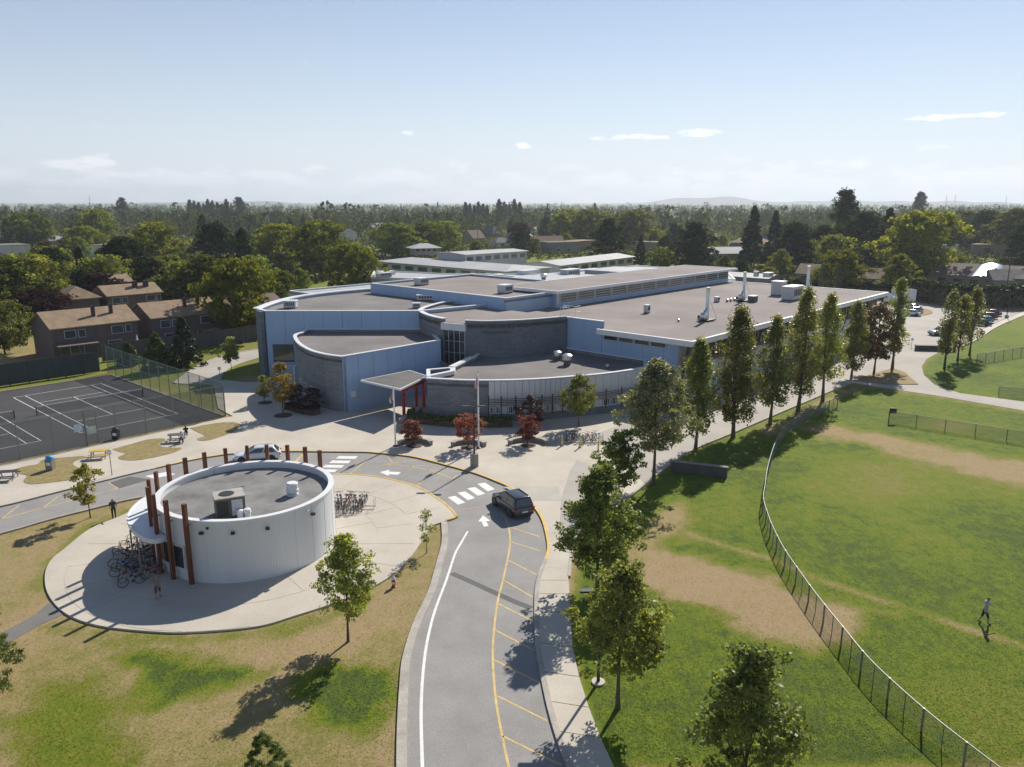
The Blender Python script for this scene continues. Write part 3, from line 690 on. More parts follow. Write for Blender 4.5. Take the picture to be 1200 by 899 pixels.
sub('parapet_cap', MB().strip([xy(G(528.7, 430.6, ZW)), xy(G(553, 418.9, ZW))], -.35, .35, ZW + .02, ZW + .14), cap_m)
# metal cladding, windows and sunscreens on its right part
i0 = min(range(len(lo_f)), key=lambda k: (Vector(lo_f[k]) - G(574, 446, ZW).xy).length)
fr = lo_f[i0:]
for a, b in zip(fr[:-1], fr[1:]):
    if (Vector(a) - Vector(b)).length > .4: panels(a, b, 2.45, ZW - .10, 1, clad_white, gap=.04)
seg = [(a, b) for a, b in zip(fr[:-1], fr[1:])]
for k, (a, b) in enumerate(seg):
    if k % 3 != 2: window_row(a, b, 1.0, 1.95, 1, mull=2, trans=0, gm=glass_dk, out=.05, gapr=.12, fr=.11)
    else: panels(a, b, 1.02, 1.95, 1, clad_white)
    panels(a, b, 1.98, 2.42, 1, clad_white, gap=.04)
    d = (Vector(b) - Vector(a)).normalized(); nrm = Vector((d.y, -d.x))
    A, B = Vector(a) + nrm * .75, Vector(b) + nrm * .75
    if k % 2 == 0: sub('screen_post', MB().bar((A.x, A.y, 0.9), (A.x, A.y, 3.3), .13), louvre_m)
    for q in range(5):
        z = 2.15 + q * .20
        sub('louvre_slat', MB().bar((A.x, A.y, z), (B.x, B.y, z), .03, .07), louvre_m)
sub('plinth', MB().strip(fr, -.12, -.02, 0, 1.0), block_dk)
# -- entrance canopy on red columns
ZC = 4.05
cn = [G(423, 446, ZC), G(480, 434.5, ZC), G(501, 441, ZC), G(469, 456.3, ZC)]
can = thing('entrance_canopy', 'thin flat entrance canopy on red columns between the curved wings', 'canopy', (cn[3].x, cn[3].y, 0))
def csub(n, b, m): return b.build(n, m, can)
csub('canopy_roof', MB().prism([xy(p) for p in cn], ZC - .08, ZC + .02), M('canopy_membrane', (0.13, 0.125, 0.125), .9, .2, .4, .05, 20))
csub('fascia', MB().strip([xy(p) for p in cn], -.10, .06, ZC - .17, ZC + .06, True), trim_m)
rimr = [cn[3].lerp(cn[2], t) for t in (.02, .98)]
csub('red_beam', MB().bar(rimr[0] + Vector((.0, .25, -.42)), rimr[1] + Vector((0, .25, -.42)), .22, .3), red_m)
for t in (.16, .62, .9):
    p = cn[3].lerp(cn[2], t) + Vector((-.3, .7, 0)); csub('column', MB().tube([(p.x, p.y, 0.1), (p.x, p.y, ZC - .3)], .19, 12), red_m)
for t in (.2, .5, .8):
    p, q = cn[3].lerp(cn[2], t), cn[0].lerp(cn[1], t); csub('beam', MB().bar(p + Vector((0, 0, -.35)), q + Vector((0, 0, -.35)), .12, .2), red_m)
# entrance doors in the recess
ea, eb = Vector(w2e + (0,)) + Vector((-.6, -1.2, 0)), Vector(xy(G(505, 436, 0.1)) + (0,))
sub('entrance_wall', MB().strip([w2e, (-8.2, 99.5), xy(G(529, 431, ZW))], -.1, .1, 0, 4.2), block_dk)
window_row((-9.3, 102.6), (-8.2, 99.6), 0.15, 3.2, 2, mull=0, trans=1, out=.2)
# -- right-hand block with the broad eaves
ZB = 8.5
rb = [xy(UW(u, w)) for u, w in ((85, -48.4), (154.5, -48.4), (154.5, -92), (96, -92), (96, -80), (85, -80))]
sub('wall', MB().strip(rb, 0, .3, -.2, ZB - .55, True), clad_blue)
eave = [xy(UW(u, w)) for u, w in ((83.5, -46.9), (155.8, -46.9), (155.8, -93), (95, -93), (95, -80), (85.0, -80), (85.0, -61.4), (83.5, -61.4))]
sub('roof', MB().prism(eave, ZB - .55, ZB - .06), roof_brown)
sub('eaves_fascia', MB().strip([xy(UW(u, w)) for u, w in ((83.5, -61.3), (83.5, -46.9), (155.8, -46.9), (155.8, -93))], -.08, .30, ZB - .62, ZB + .03), cap_m)
sub('soffit', MB().prism([xy(UW(u, w)) for u, w in ((83.6, -47.0), (155.7, -47.0), (155.7, -48.3), (84.9, -48.3), (84.9, -61.2), (83.6, -61.2))], ZB - .72, ZB - .63), trim_m)
sub('parapet_cap', MB().strip([xy(UW(85, -61.3)), xy(UW(85, -67.8))][::-1], -.1, .4, 9.28, 9.40), cap_m)
sub('parapet_wall', MB().strip([xy(UW(85, -61.3)), xy(UW(85, -67.8))][::-1], 0.0, .3, 7.9, 9.28), clad_blue)
panels(UW(85, -67.4), UW(85, -61.4), 0.1, 9.2, 2, panel_blue)
panels(UW(85, -61.3), UW(85, -48.5), 0.1, 6.85, 4, panel_blue)
panels(UW(85, -61.3), UW(85, -48.5), 7.75, 7.9, 1, panel_blue)
panels(UW(85, -51.2), UW(85, -48.5), 6.87, 7.74, 1, panel_blue)
window_row(UW(85, -61.2), UW(85, -51.3), 6.9, 7.72, 4, mull=0, trans=0, gapr=.06)
# long side: brown brick band with windows above white panels
panels(UW(85.2, -48.4), UW(154.4, -48.4), 0.1, 4.9, 16, clad_blue)
sub('brick_band', MB().strip([xy(UW(85.2, -48.4)), xy(UW(154.4, -48.4))], -.14, -.02, 4.95, ZB - .7), brick_br)
window_row(UW(88, -48.4), UW(154, -48.4), 5.4, 7.2, 16, mull=2, trans=0, gm=glass_dk, fm=louvre_m, out=.18, gapr=.25)
for k in range(9):
    u = 85.6 + k * 8.55
    p0, p1 = UW(u, -48.1, 0.1), UW(u + .9, -47.3, ZB - .7)
    sub('eaves_strut', MB().bar(p0 + Vector((0, 0, 3.2)), p1, .16), dark_m)
p = UW(84.6, -48.0); sub('corner_strut', MB().bar(UW(84.8, -49.2, 0.2), UW(83.9, -47.6, ZB - .7), .22), dark_m)
sub('wall_end', MB().box(UW(84.2, -48.6, 4), (1.4, .25, 7.6), rz=U_ANG), concrete_dk)
# -- raised middle block
ZMB = 10.9
mb = [xy(UW(u, w)) for u, w in ((85.8, -113), (85.8, -80), (97, -80), (111, -88), (111, -113))]
wall_block(mb, ZMB, clad_blue, roof_brown, z0=8.0, par=.35)
panels(UW(85.8, -112.8), UW(85.8, -80.2), 9.0, ZMB - .1, 9, panel_blue, gap=.02)
# -- clerestory block with its long row of windows
ZK = 11.25
cbw = [xy(UW(u, w)) for u, w in ((96.8, -79), (154.5, -79), (154.5, -89.4), (96.8, -89.4))]
sub('wall', MB().strip(cbw, 0, .3, 7.9, ZK - .35, True), clad_white)
cbe = [xy(UW(u, w)) for u, w in ((95.6, -77.9), (156.2, -77.9), (156.2, -90.4), (95.6, -90.4))]
sub('roof', MB().prism(cbe, ZK - .34, ZK), roof_brown)
sub('eaves_fascia', MB().strip(cbe, -.06, .25, ZK - .42, ZK + .05, True), cap_m)
window_row(UW(97.2, -79), UW(154.3, -79), 9.1, ZK - .5, 12, mull=0, trans=3, gm=glass_gr, fr=.12, gapr=.06, out=.1)
sub('sill_band', MB().strip([xy(UW(97, -79)), xy(UW(154.4, -79))], -.12, -.02, 8.1, 9.05), panel_blue)
panels(UW(96.8, -89.2), UW(96.8, -79.2), 8.7, ZK - .5, 4, panel_blue)
# -- paler roofs behind
wall_block([xy(UW(u, w)) for u, w in ((111.2, -118), (111.2, -91), (168, -91), (168, -118))], 8.7, clad_blue, roof_white, par=.3)
wall_block([xy(UW(u, w)) for u, w in ((92, -150), (92, -116), (108, -116), (150, -118.2), (150, -150))], 6.3, clad_white, roof_white, par=.3)
sub('roof_step', MB().prism([xy(UW(u, w)) for u, w in ((118, -116), (118, -100), (140, -100), (140, -116))], 8.3, 9.0), roof_white)
sub('roof_step', MB().prism([xy(UW(u, w)) for u, w in ((150, -114), (150, -104), (163, -104), (163, -114))], 8.3, 9.3), roof_white)
# roof ladder by the drum
lad = UW(85.3, -68.3)
lb = MB()
for s in (-.25, .25): lb.tube([UW(84.75, -68.3 + s, 4.2), UW(84.75, -68.3 + s, 10.6), UW(86.1, -68.3 + s, 10.6), UW(86.1, -68.3 + s, 9.2)], .035, 5)
for k in range(16): lb.tube([UW(84.75, -68.55, 4.5 + k * .35), UW(84.75, -68.05, 4.5 + k * .35)], .022, 5)
sub('roof_ladder', lb, steel)
lb = MB()
for w_ in (-69.4, -67.2): lb.tube([UW(86.5, w_, 9.2), UW(86.5, w_, 10.7)], .04, 5)
for z in (9.9, 10.7): lb.tube([UW(86.5, -69.4, z), UW(86.5, -67.2, z), UW(87.6, -67.2, z)], .035, 5)
sub('guard_rail', lb, trim_m)

# ================================================================ things standing on the roofs
def roof_box(pxy, z, size, label, rz=U_ANG, mat=unit_m, name='roof_vent', fan=False, lip=True):
    c = G(pxy[0], pxy[1], z); L, D, Hh = size
    t = thing(name, label, 'roof vent' if name == 'roof_vent' else 'roof unit', (c.x, c.y, z), rz, 'plant on the school roofs', world=False)
    MB().box((0, 0, .10), (L * .86, D * .86, .24)).build('curb', unit_dk, t)
    MB().box((0, 0, .2 + Hh * .5 - .1), (L * .92, D * .92, Hh - .1)).build('housing', mat, t)
    if lip: MB().box((0, 0, Hh + .14), (L, D, .14)).build('lid', cap_m, t)
    b = MB()
    for k in range(5): b.box((-L * .30 + k * L * .15, -D * .47, .2 + Hh * .5), (L * .10, .04, Hh * .5))
    b.build('grille', unit_dk, t)
    if fan: MB().lathe((0, 0, Hh + .2), [(min(L, D) * .36, 0), (min(L, D) * .36, .15), (min(L, D) * .30, .2)], 14).build('fan_ring', dark_m, t)
    return t
roof_box((341, 361), ZL - .45, (2.0, 1.5, 1.0), 'white box vent alone near the front edge of the left wing roof', 0)
roof_box((499, 352), ZL - .45, (3.0, 1.4, .75), 'flat white vent where the left wing roof meets the curved drum', 0)
roof_box((488, 361), ZL - .45, (1.3, .9, .6), 'small white hood at the drum end of the left wing roof', .2)
roof_box((494, 334), ZMB - .35, (2.3, 1.8, 1.1), 'box vent near the back corner of the raised middle roof')
roof_box((592, 343.5), ZMB - .35, (2.2, 1.8, 1.2), 'box vent near the front corner of the raised middle roof')
roof_box((668, 324), 8.4, (5.2, 2.4, 1.5), 'long pale air unit behind the window block', name='air_unit')
roof_box((928, 351), ZB - .06, (4.6, 2.2, 2.2), 'long pale air handling unit beside the tall stack at far roof end', name='air_unit')
roof_box((912, 346), ZB - .06, (2.2, 2.2, 2.4), 'square pale air handling unit next to the long one', name='air_unit')
roof_box((758, 367), ZB - .06, (.8, .8, 1.1), 'single small white vent in the middle of the brown roof')
roof_box((882, 354), ZB - .06, (1.6, 1.2, .9), 'dark and silver fan box beside the middle exhaust stack', mat=unit_dk)
roof_box((840, 354), ZB - .06, (.8, .8, .7), 'little vent between the two near exhaust stacks')
roof_box((900, 324.5), 8.4, (2.6, 1.6, .8), 'low pale box vent beyond the end of the window block')
roof_box((886, 324), 8.4, (1.0, 1.0, 1.0), 'small round-cornered vent next to the low pale box vent')
roof_box((450, 325), 6.0, (4.5, 1.6, 1.0), 'long low white vent on the pale roof behind left wing')
def stack(pxy, z, h, label, tri=False):
    c = G(pxy[0], pxy[1], z); t = thing('exhaust_stack', label, 'exhaust stack', (c.x, c.y, z), U_ANG, 'exhaust stacks on the school roof', world=False)
    MB().box((0, 0, .18), (2.4, 1.7, .14)).build('skid', dark_m, t)
    MB().lathe((0, 0, .2), [(.34, 0), (.34, .9), (.26, 1.0), (.26, h - .2), (.30, h - .2), (.30, h)], 14).build('stack', steel, t, 40)
    MB().lathe((-.8, 0, .75), [(.55, -.35), (.62, -.3), (.62, .3), (.55, .35)], 16, Matrix.Rotation(R(90), 3, 'X')).build('fan_casing', steel, t, 40)
    MB().tube([(-.8, 0, 1.2), (-.35, 0, 1.5), (0, 0, 1.6)], .26, 10).build('duct', steel, t, 40)
    MB().box((-.8, .65, .6), (.5, .5, .5)).build('motor', unit_dk, t)
    b = MB()
    for s in (-1, 1): b.bar((.1, 0, h * .8), (1.3, s * .9, .2), .05)
    b.build('stay', steel, t)
    if tri:
        b = MB().add([(.2, -.06, .4), (2.6, -.06, .4), (.2, -.06, h * .62), (.2, .06, .4), (2.6, .06, .4), (.2, .06, h * .62)], [(0, 1, 2), (3, 5, 4), (0, 3, 4, 1), (1, 4, 5, 2), (2, 5, 3, 0)])
        b.build('sloping_duct', steel, t)
    return t
stack((828, 376), ZB - .06, 4.6, 'nearest steel exhaust stack with fan, standing alone on the brown roof')
stack((871, 353), ZB - .06, 4.8, 'thin steel exhaust stack in the middle, beside small vents')
stack((945, 349), ZB - .06, 5.4, 'white exhaust stack with triangular duct behind the air units', True)
def mushroom(pxy, z, r, label):
    c = G(pxy[0], pxy[1], z); t = thing('fan_vent', label, 'roof vent', (c.x, c.y, z), 0, 'plant on the school roofs', world=False)
    MB().lathe((0, 0, 0), [(r * .7, 0), (r * .7, r * 1.1), (r * .6, r * 1.1)], 14).build('base', unit_dk, t, 40)
    MB().lathe((0, 0, r * 1.1), [(r, 0), (r * 1.05, r * .3), (r, r * .9), (r * .6, r * 1.15), (.02, r * 1.2)], 16).build('cowl', steel, t, 40)
mushroom((653, 422), ZW - .5, .55, 'dome fan vent next to the drum on the low front roof')
mushroom((664.5, 428), ZW - .5, .66, 'larger dome fan vent in the middle of the low front roof')
mushroom((712, 432), ZW - .5, .25, 'slim pipe vent at the right of the low front roof')
mushroom((637, 329), ZMB - .3, .6, 'dome fan vent at the back of the raised middle roof')
for k in range(4): mushroom((852 + k * 4.2, 354 - k * .6), ZB - .06, .24, 'slim pipe vent in the short row beside the thin steel stack')
mushroom((795, 377), ZB - .06, .18, 'tiny pipe vent left of the nearest steel stack')

# ================================================================ the round pavilion
PAV = (-19.5, 54.0, 0); PRD, ZV, ZPOST = 6.2, 4.55, 5.75
pav = thing('round_pavilion', 'round white metal-clad pavilion with flat grey roof and ring of cedar posts', 'pavilion', PAV)
def ring(r, n=72, a0=0, a1=360): return [(PAV[0] + r * math.cos(R(a0 + (a1 - a0) * k / n)), PAV[1] + r * math.sin(R(a0 + (a1 - a0) * k / n))) for k in range(n if a1 - a0 == 360 else n + 1)]
MB().strip(ring(PRD), 0, .28, 0.05, ZV - .08, True).build('wall', M_ribbed('cladding_pavilion', (0.64, 0.66, 0.68), 0.30, 0.5, 0.10), pav, 40)
MB().strip(ring(PRD), -.06, .34, ZV - .08, ZV + .04, True).build('parapet_cap', cap_m, pav, 40)
MB().prism(ring(PRD - .3), ZV - .95, ZV - .50).build('roof', M('roof_stained', (0.20, 0.20, 0.195), .9, .34, .55, .05, 25, fine=.06), pav)
for k in range(26):
    q = ring(PRD, 26)[k]; MB().box((q[0], q[1], ZV / 2), (.03, .05, ZV - .2), rz=2 * math.pi * k / 26).build('panel_seam', MATS['cladding_pavilion'], pav)
angs = [-107, -121.5, -136, -151, -165.5, -180, -194.5, -209, -223.5, -238, -252.5, -266, -281, -295.5, -310]
for a in angs:
    q = (PAV[0] + 6.55 * math.cos(R(a)), PAV[1] + 6.55 * math.sin(R(a)))
    MB().box((q[0], q[1], ZPOST / 2 + .06), (.23, .27, ZPOST), rz=R(a)).build('post', wood_m, pav)
    MB().bar((q[0], q[1], ZV - .3), (PAV[0] + 6.1 * math.cos(R(a)), PAV[1] + 6.1 * math.sin(R(a)), ZV - .3), .07).build('bracket', steel_pt, pav)
cr = []
arc = lambda rr, a: (PAV[0] + rr * math.cos(R(a)), PAV[1] + rr * math.sin(R(a)))
c_o = smooth_path([xy(G(x, y, 2.9)) for x, y in ((176, 581), (164, 588), (153, 599), (149.6, 610), (156, 622), (168, 630.5), (181, 634), (196, 630), (203, 627))], 3)
a_0, a_1 = [math.degrees(math.atan2(q[1] - PAV[1], q[0] - PAV[0])) % 360 for q in (c_o[0], c_o[-1])]
c_i = [arc(6.3, a_0 + (a_1 - a_0) * k / 16) for k in range(17)][::-1]
cano = MB().prism(c_o + c_i, 2.86, 2.96).build('shelter_roof', cap_m, pav)
MB().strip(c_o, -.05, .05, 2.70, 3.02).build('shelter_fascia', trim_m, pav)
for a in (172, 190, 208, 226): q = arc(7.9, a); MB().tube([q + (0.1,), q + (2.85,)], .06, 8).build('shelter_leg', steel_pt, pav)
for a0, a1 in ((-152, -137), (-136, -124)):
    MB().strip([arc(6.24, a0), arc(6.24, (a0 + a1) / 2), arc(6.24, a1)][::-1], -.04, .04, 0.9, 2.9).build('timber_panel', wood_or, pav)
for a in (-130, -117.5):
    q = arc(6.24, a); f = MB().box(q + (1.75,), (.1, 1.0, 1.7), rz=R(a)).build('window', frame_m, pav); q = arc(6.26, a); MB().box((q[0] - PAV[0], q[1] - PAV[1], 1.75), (.1, .82, 1.5), rz=R(a)).build('pane', glass_dk, f)
q = arc(6.25, -142); MB().box(q + (1.15,), (.12, 1.0, 2.1), rz=R(a)).build('door', white_m, pav)
for a in (-99, -80, -60, -28): 
    q = arc(6.32, a); MB().box(q + (3.75,), (.22, .24, .16), rz=R(a)).build('wall_lamp', dark_m, pav)
for a in (-95, -32): q = arc(6.28, a); MB().box(q + (4.1,), (.12, .14, .14), rz=R(a)).build('camera_box', dark_m if a < -90 else white_m, pav)
MB().tube([arc(5.95, 133) + (ZV - .6,), arc(5.95, 133) + (ZV + .1,)], .07, 6).build('vent_pipe', steel, pav)
MB().box((PAV[0] - .9, PAV[1] + 1.6, ZV - .55), (.3, .3, .14)).build('roof_drain', unit_dk, pav)
c = G(270, 603, ZV - .50)
t = thing('air_conditioner', 'boxy grey air conditioner on the round pavilion roof', 'air conditioner', (c.x, c.y, ZV - .50), .45, world=False); t.scale = (1.4, 1.4, 1.25)
MB().box((0, 0, .62), (1.35, 1.15, 1.1)).build('housing', unit_dk, t); MB().box((0, 0, 1.2), (1.42, 1.22, .07)).build('lid', M('unit_lid', (.40, .37, .33), .6), t)
MB().lathe((-.1, 0, 1.235), [(.36, 0), (.36, .03), (.30, .03)], 18).build('fan_opening', dark_m, t)
MB().box((.30, -.585, .62), (.5, .03, .9)).build('side_panel', unit_m, t); MB().box((-.35, -.58, .6), (.5, .03, .85)).build('coil_grille', dark_m, t)
for s in (.18, .52): MB().lathe((s + .2, -.75, .0), [(.15, 0), (.15, .3), (.19, .32), (.16, .5), (.02, .55)], 12).build('vent_cap', white_m, t, 40)
MB().box((0, 0, .04), (1.2, 1.0, .08)).build('skid', dark_m, t)
c = G(343, 580, ZV - .50)
t = thing('exhaust_fan', 'white drum-shaped exhaust fan on the round pavilion roof', 'exhaust fan', (c.x, c.y, ZV - .50), 0, world=False)
MB().lathe((0, 0, 0), [(.42, 0), (.42, .14), (.3, .16), (.3, .24)], 18).build('curb', white_m, t, 40)
MB().lathe((0, 0, .24), [(.40, 0), (.46, .08), (.46, .20), (.40, .28), (.40, .33)], 18).build('lower_drum', white_m, t, 40)
MB().lathe((0, 0, .57), [(.38, 0), (.42, .04), (.42, .34), (.36, .40)], 18).build('upper_drum', white_m, t, 40)

# ================================================================ houses and the older school buildings
win_b = M_glass('house_glass', (0.05, 0.07, 0.085), .08)
hw_mauve = M('siding_brown_grey', (0.135, 0.105, 0.105), .85, .12, .8, .05, 8, streak=True)
hw_tan = M('siding_tan', (0.26, 0.21, 0.165), .85, .12, .8, .05, 8, streak=True)
hw_white = M('siding_white', (0.55, 0.55, 0.54), .8, .1, .8, .05, 8, streak=True)
hw_grey = M('siding_grey', (0.24, 0.24, 0.25), .85, .12, .8, .05, 8, streak=True)
sh_tan = M('shingles_tan', (0.285, 0.205, 0.135), .95, .22, .7, .3, 9, fine=.16)
sh_grey = M('shingles_grey', (0.175, 0.165, 0.162), .95, .2, .6, .3, 9, fine=.14)
sh_brown = M('shingles_brown', (0.16, 0.12, 0.10), .95, .22, .6, .3, 9, fine=.14)
chim_m = M('chimney_dark', (0.06, 0.045, 0.045), .8)
def house(name, label, c, ang, Lh, D, ze, zr, wall, roof, front=(), back=(), chims=(), vents=0, hip=0.0, group=None, cat='house', over=.55, low=False):
    """ridge along local x; front is local -y. front: (x, z, w, h) windows"""
    t = thing(name, label, cat, (c[0], c[1], 0), ang, group, world=False)
    hx, hy = Lh / 2, D / 2
    rx = hx - hip
    pitch = (zr - ze) / hy
    gz = zr - pitch * .0
    wv = [(-hx, -hy, 0), (hx, -hy, 0), (hx, hy, 0), (-hx, hy, 0), (-hx, -hy, ze), (hx, -hy, ze), (hx, hy, ze), (-hx, hy, ze), (-rx, 0, zr - .1), (rx, 0, zr - .1)]
    wf = [(0, 1, 5, 4), (2, 3, 7, 6), (1, 2, 6, 9, 5) if hip == 0 else (1, 2, 6, 5), (3, 0, 4, 8, 7) if hip == 0 else (3, 0, 4, 7)]
    MB().add(wv, wf).build('wall', wall, t)
    ox = hx + (over * .7 if hip == 0 else over); oy = hy + over; ez = ze - pitch * over + .06; th = .16
    q = [(-ox, -oy, ez), (ox, -oy, ez), (ox, oy, ez), (-ox, oy, ez), (-(rx + (over * .7 if hip == 0 else 0)), 0, zr), ((rx + (over * .7 if hip == 0 else 0)), 0, zr)]
    top = [(0, 1, 5, 4), (2, 3, 4, 5), (1, 2, 5), (3, 0, 4)] if hip else [(0, 1, 5, 4), (2, 3, 4, 5)]
    vs = [(x, y, z + th) for x, y, z in q] + [(x, y, z - .02) for x, y, z in q]
    fs = top + [tuple(i + 6 for i in f)[::-1] for f in top]
    edge = [(0, 1), (1, 2), (2, 3), (3, 0)] if hip else [(0, 1), (1, 5), (5, 2), (2, 3), (3, 4), (4, 0)]
    fs += [(a, a + 6, b + 6, b) for a, b in edge]
    ro = MB().add(vs, fs).build('roof', roof, t)
    for k in range(vents):
        x = -rx * .8 + 1.6 * rx * k / max(1, vents - 1); MB().box((x, .25, zr + .22), (.35, .3, .42)).build('roof_vent', chim_m, ro)
    for (x, y, h, s) in chims: MB().box((x, y, (ze + zr + h) / 2), (s, s, zr + h - ze)).build('chimney', chim_m, ro)
    for side, wins in ((-1, front), (1, back)):
        for (x, z, w, h) in wins:
            f = MB().box((x, side * (hy + .03), z), (w + .16, .10, h + .16)).build('window', white_m if wall is not hw_mauve else frame_m, t)
            MB().box((x, side * (hy + .07), z), (w, .06, h)).build('pane', win_b, f)
    return t
def hang(u0, u1, w): return UW((u0 + u1) / 2, w), U_ANG
fw = [(-4.0, 4.0, 1.6, 1.2), (-2.2, 4.0, 1.0, 1.2), (3.4, 4.0, 1.8, 1.2), (5.2, 4.0, .8, 1.2), (-3.2, 1.4, 2.0, 1.6), (2.8, 1.4, 2.0, 1.6)]
c, a = hang(41, 54.6, -142.6); h1 = house('townhouse', 'nearest tan-roofed townhouse at far left behind the tennis court fence', c, a, 13.4, 9.4, 5.25, 7.35, hw_mauve, sh_tan, fw, fw, ((.6, -2.6, .7, .5), (3.6, -2.2, .7, .5)), 5, group='tan-roofed townhouses')
MB().box((-3.6, -6.0, 2.5), (6.2, 2.6, .14)).build('porch_roof', sh_brown, h1)
for x in (-6.4, -3.6, -.8): MB().box((x, -7.0, 1.2), (.14, .14, 2.5)).build('porch_post', hw_mauve, h1)
c, a = hang(57, 69.8, -142.6); h2 = house('townhouse', 'tan-roofed townhouse with two dark chimneys behind the pair of conifers', c, a, 12.6, 9.4, 5.25, 7.35, hw_mauve, sh_tan, fw, fw, ((.8, -2.4, .7, .5), (3.4, -2.2, .7, .5)), 5, group='tan-roofed townhouses')
MB().box((3.2, -6.2, 2.3), (3.0, 2.2, .14)).build('porch_roof', sh_tan, h2); MB().box((3.2, -7.1, 1.1), (.14, .14, 2.3)).build('porch_post', hw_mauve, h2)
c, a = hang(65, 76.6, -182.5); house('townhouse', 'tan-roofed townhouse with two brick chimneys in the second row', c, a, 11.5, 8, 5.2, 7.0, hw_mauve, sh_tan, fw[:4], fw[:2], ((1.2, -1.5, .8, .9), (3.6, -1.5, .8, .9)), 3, group='tan-roofed townhouses')
c, a = hang(56.5, 63.5, -183); house('townhouse', 'small hip-roofed townhouse left of the one with brick chimneys', c, a + R(90), 7.5, 7.0, 5.2, 7.4, hw_mauve, sh_tan, fw[1:2], [], hip=2.4, group='tan-roofed townhouses')
c, a = hang(72.5, 81, -210); house('townhouse', 'tan-roofed townhouse standing farthest back among the left trees', c, a, 9, 8, 5.4, 7.2, hw_mauve, sh_tan, fw[:1], [], group='tan-roofed townhouses')
c, a = hang(72.5, 84, -143); house('townhouse', 'shaded brown townhouse mostly hidden under the big yellow-green tree', c, a, 11, 9.4, 5.0, 6.9, hw_mauve, sh_brown, fw[:2], [], group='tan-roofed townhouses')
c = G(352, 352, 0); house('carport', 'low brown-roofed garage block under trees behind the left wing', UW(96, -141), U_ANG - .25, 16, 8, 2.6, 4.3, hw_tan, sh_brown, [(-3, 1.4, 2, 1)], [], cat='garage')
# older white school wings behind
def white_wing(label, c, ang, Lh, D, ze, zr, n, roof=roof_white, name='school_wing', side=-1, hip=0):
    t = house(name, label, c, ang, Lh, D, ze, zr, hw_white, roof, hip=hip, cat='school wing', over=.9)
    for k in range(n):
        x = -Lh / 2 + Lh * (k + .5) / n; w = Lh / n * .66
        f = MB().box((x, side * (D / 2 + .04), ze - 1.35), (w + .2, .12, 1.6)).build('window', frame_m, t); MB().box((x, side * (D / 2 + .09), ze - 1.35), (w, .07, 1.4)).build('pane', glass_gr, f)
    return t
def wing_px(label, pa, pb, z, D, zr, n, z0=0, **k):
    """front eaves run between two pixels at height z"""
    A, B = G(pa[0], pa[1], z), G(pb[0], pb[1], z); d = B - A; nrm = Vector((-d.y, d.x, 0)).normalized()
    return white_wing(label, (A + B) / 2 + nrm * (D / 2), math.atan2(d.y, d.x), d.length, D, z, zr, n, **k)
wing_px('long white school wing with dark windows nearest behind the main roofs', (443, 306.5), (592, 318.5), 5.2, 20, 6.3, 9, hip=6)
wing_px('white upper-storey school wing with a row of square windows', (545, 299), (617, 294.5), 8.2, 14, 8.7, 7)
t = wing_px('white single-storey school wing with windows in front of dark conifer', (655, 311.5), (742, 301), 5.0, 14, 6.0, 8)
t = thing('roof_lantern', 'small dark hip-roofed lantern crowning the white school wing', 'roof lantern', xy(G(497, 297, 6.5)) + (6.3,), .4, world=False)
MB().box((0, 0, 1.0), (9.0, 6, 2.6)).build('wall', hw_grey, t); MB().add([(-6, -4.4, 2.3), (6, -4.4, 2.3), (6, 4.4, 2.3), (-6, 4.4, 2.3), (-1.5, 0, 3.9), (1.5, 0, 3.9)], [(0, 1, 5, 4), (1, 2, 5), (2, 3, 4, 5), (3, 0, 4), (3, 2, 1, 0)]).build('roof', roof_white, t)
for k in range(4): MB().box((-3.2 + k * 2.1, -3.03, 1.6), (1.4, .08, .8)).build('pane', glass_dk, t)
# flat pale roofs of the older part, in front of it
old = thing('school_annex', 'low flat pale-roofed annex between main school and white wings', 'school annex', xy(G(560, 324, 6)) + (0,))
for poly, z in (([(436, 325), (440, 318), (520, 321.5), (640, 322), (745, 312), (850, 318), (860, 328), (700, 330), (560, 331)], 5.4),):
    P = [xy(G(x, y, z)) for x, y in poly]
    MB().prism(P, 0, z).build('roof', roof_white, old); MB().strip(P, -.1, .4, z - .3, z + .25, True).build('parapet_cap', cap_m, old)
for x, y, w_, h_ in ((452, 322, 5, 1.0), (575, 326, 9, .8), (620, 321, 7, 1.1), (690, 319, 8, .9)):
    p = G(x, y, 5.4); MB().box((p.x, p.y, 5.4 + h_ / 2), (w_, 2.5, h_), rz=U_ANG).build('roof_step', clad_white, old)
end = thing('rear_annex', 'low flat-roofed annex at the far end of the long wall', 'annex', xy(UW(165, -82)) + (0,))
MB().box(UW(164.5, -82, 2.9), (17, 24, 5.8), rz=U_ANG).build('wall', clad_blue, end); MB().box(UW(164.5, -82, 5.85), (17.5, 24.5, .2), rz=U_ANG).build('roof', roof_brown, end)
# the pale roofed shed and the hall with an added sheet tilted to throw the sun back
c = G(868, 327, 4.6); house('storage_shed', 'white-roofed shed just beyond the end of the window block', (c.x + 6, c.y + 10), U_ANG - R(90), 14, 9, 4.4, 5.2, hw_grey, roof_white, cat='shed')
c = G(852, 306, 0); house('bungalow', 'tan bungalow with bright white roof right of the big conifer', (c.x, c.y + 6), .15, 17, 9, 3.2, 5.6, hw_tan, roof_white, [(-3, 1.6, 2.2, 1.2)], [], cat='house')
shiny = M('sun_glint_sheet', (0.75, 0.75, 0.74), 0.22, .03, .5, 0, 8, metal=1.0)  # glossy stand-in for a skylight, added for the sun glint
gl = thing('glint_sheet_hall', 'low brown-roofed hall at far right with one added glossy sheet tilted to glint', 'hall', xy(G(1150, 338)) + (0,), world=False)
P0 = G(1150, 338)
to_cam = (Vector((0, 0, CAM_H)) - Vector((P0.x, P0.y + 6, 6))).normalized()
nh = (to_cam + SUN_DIR).normalized()
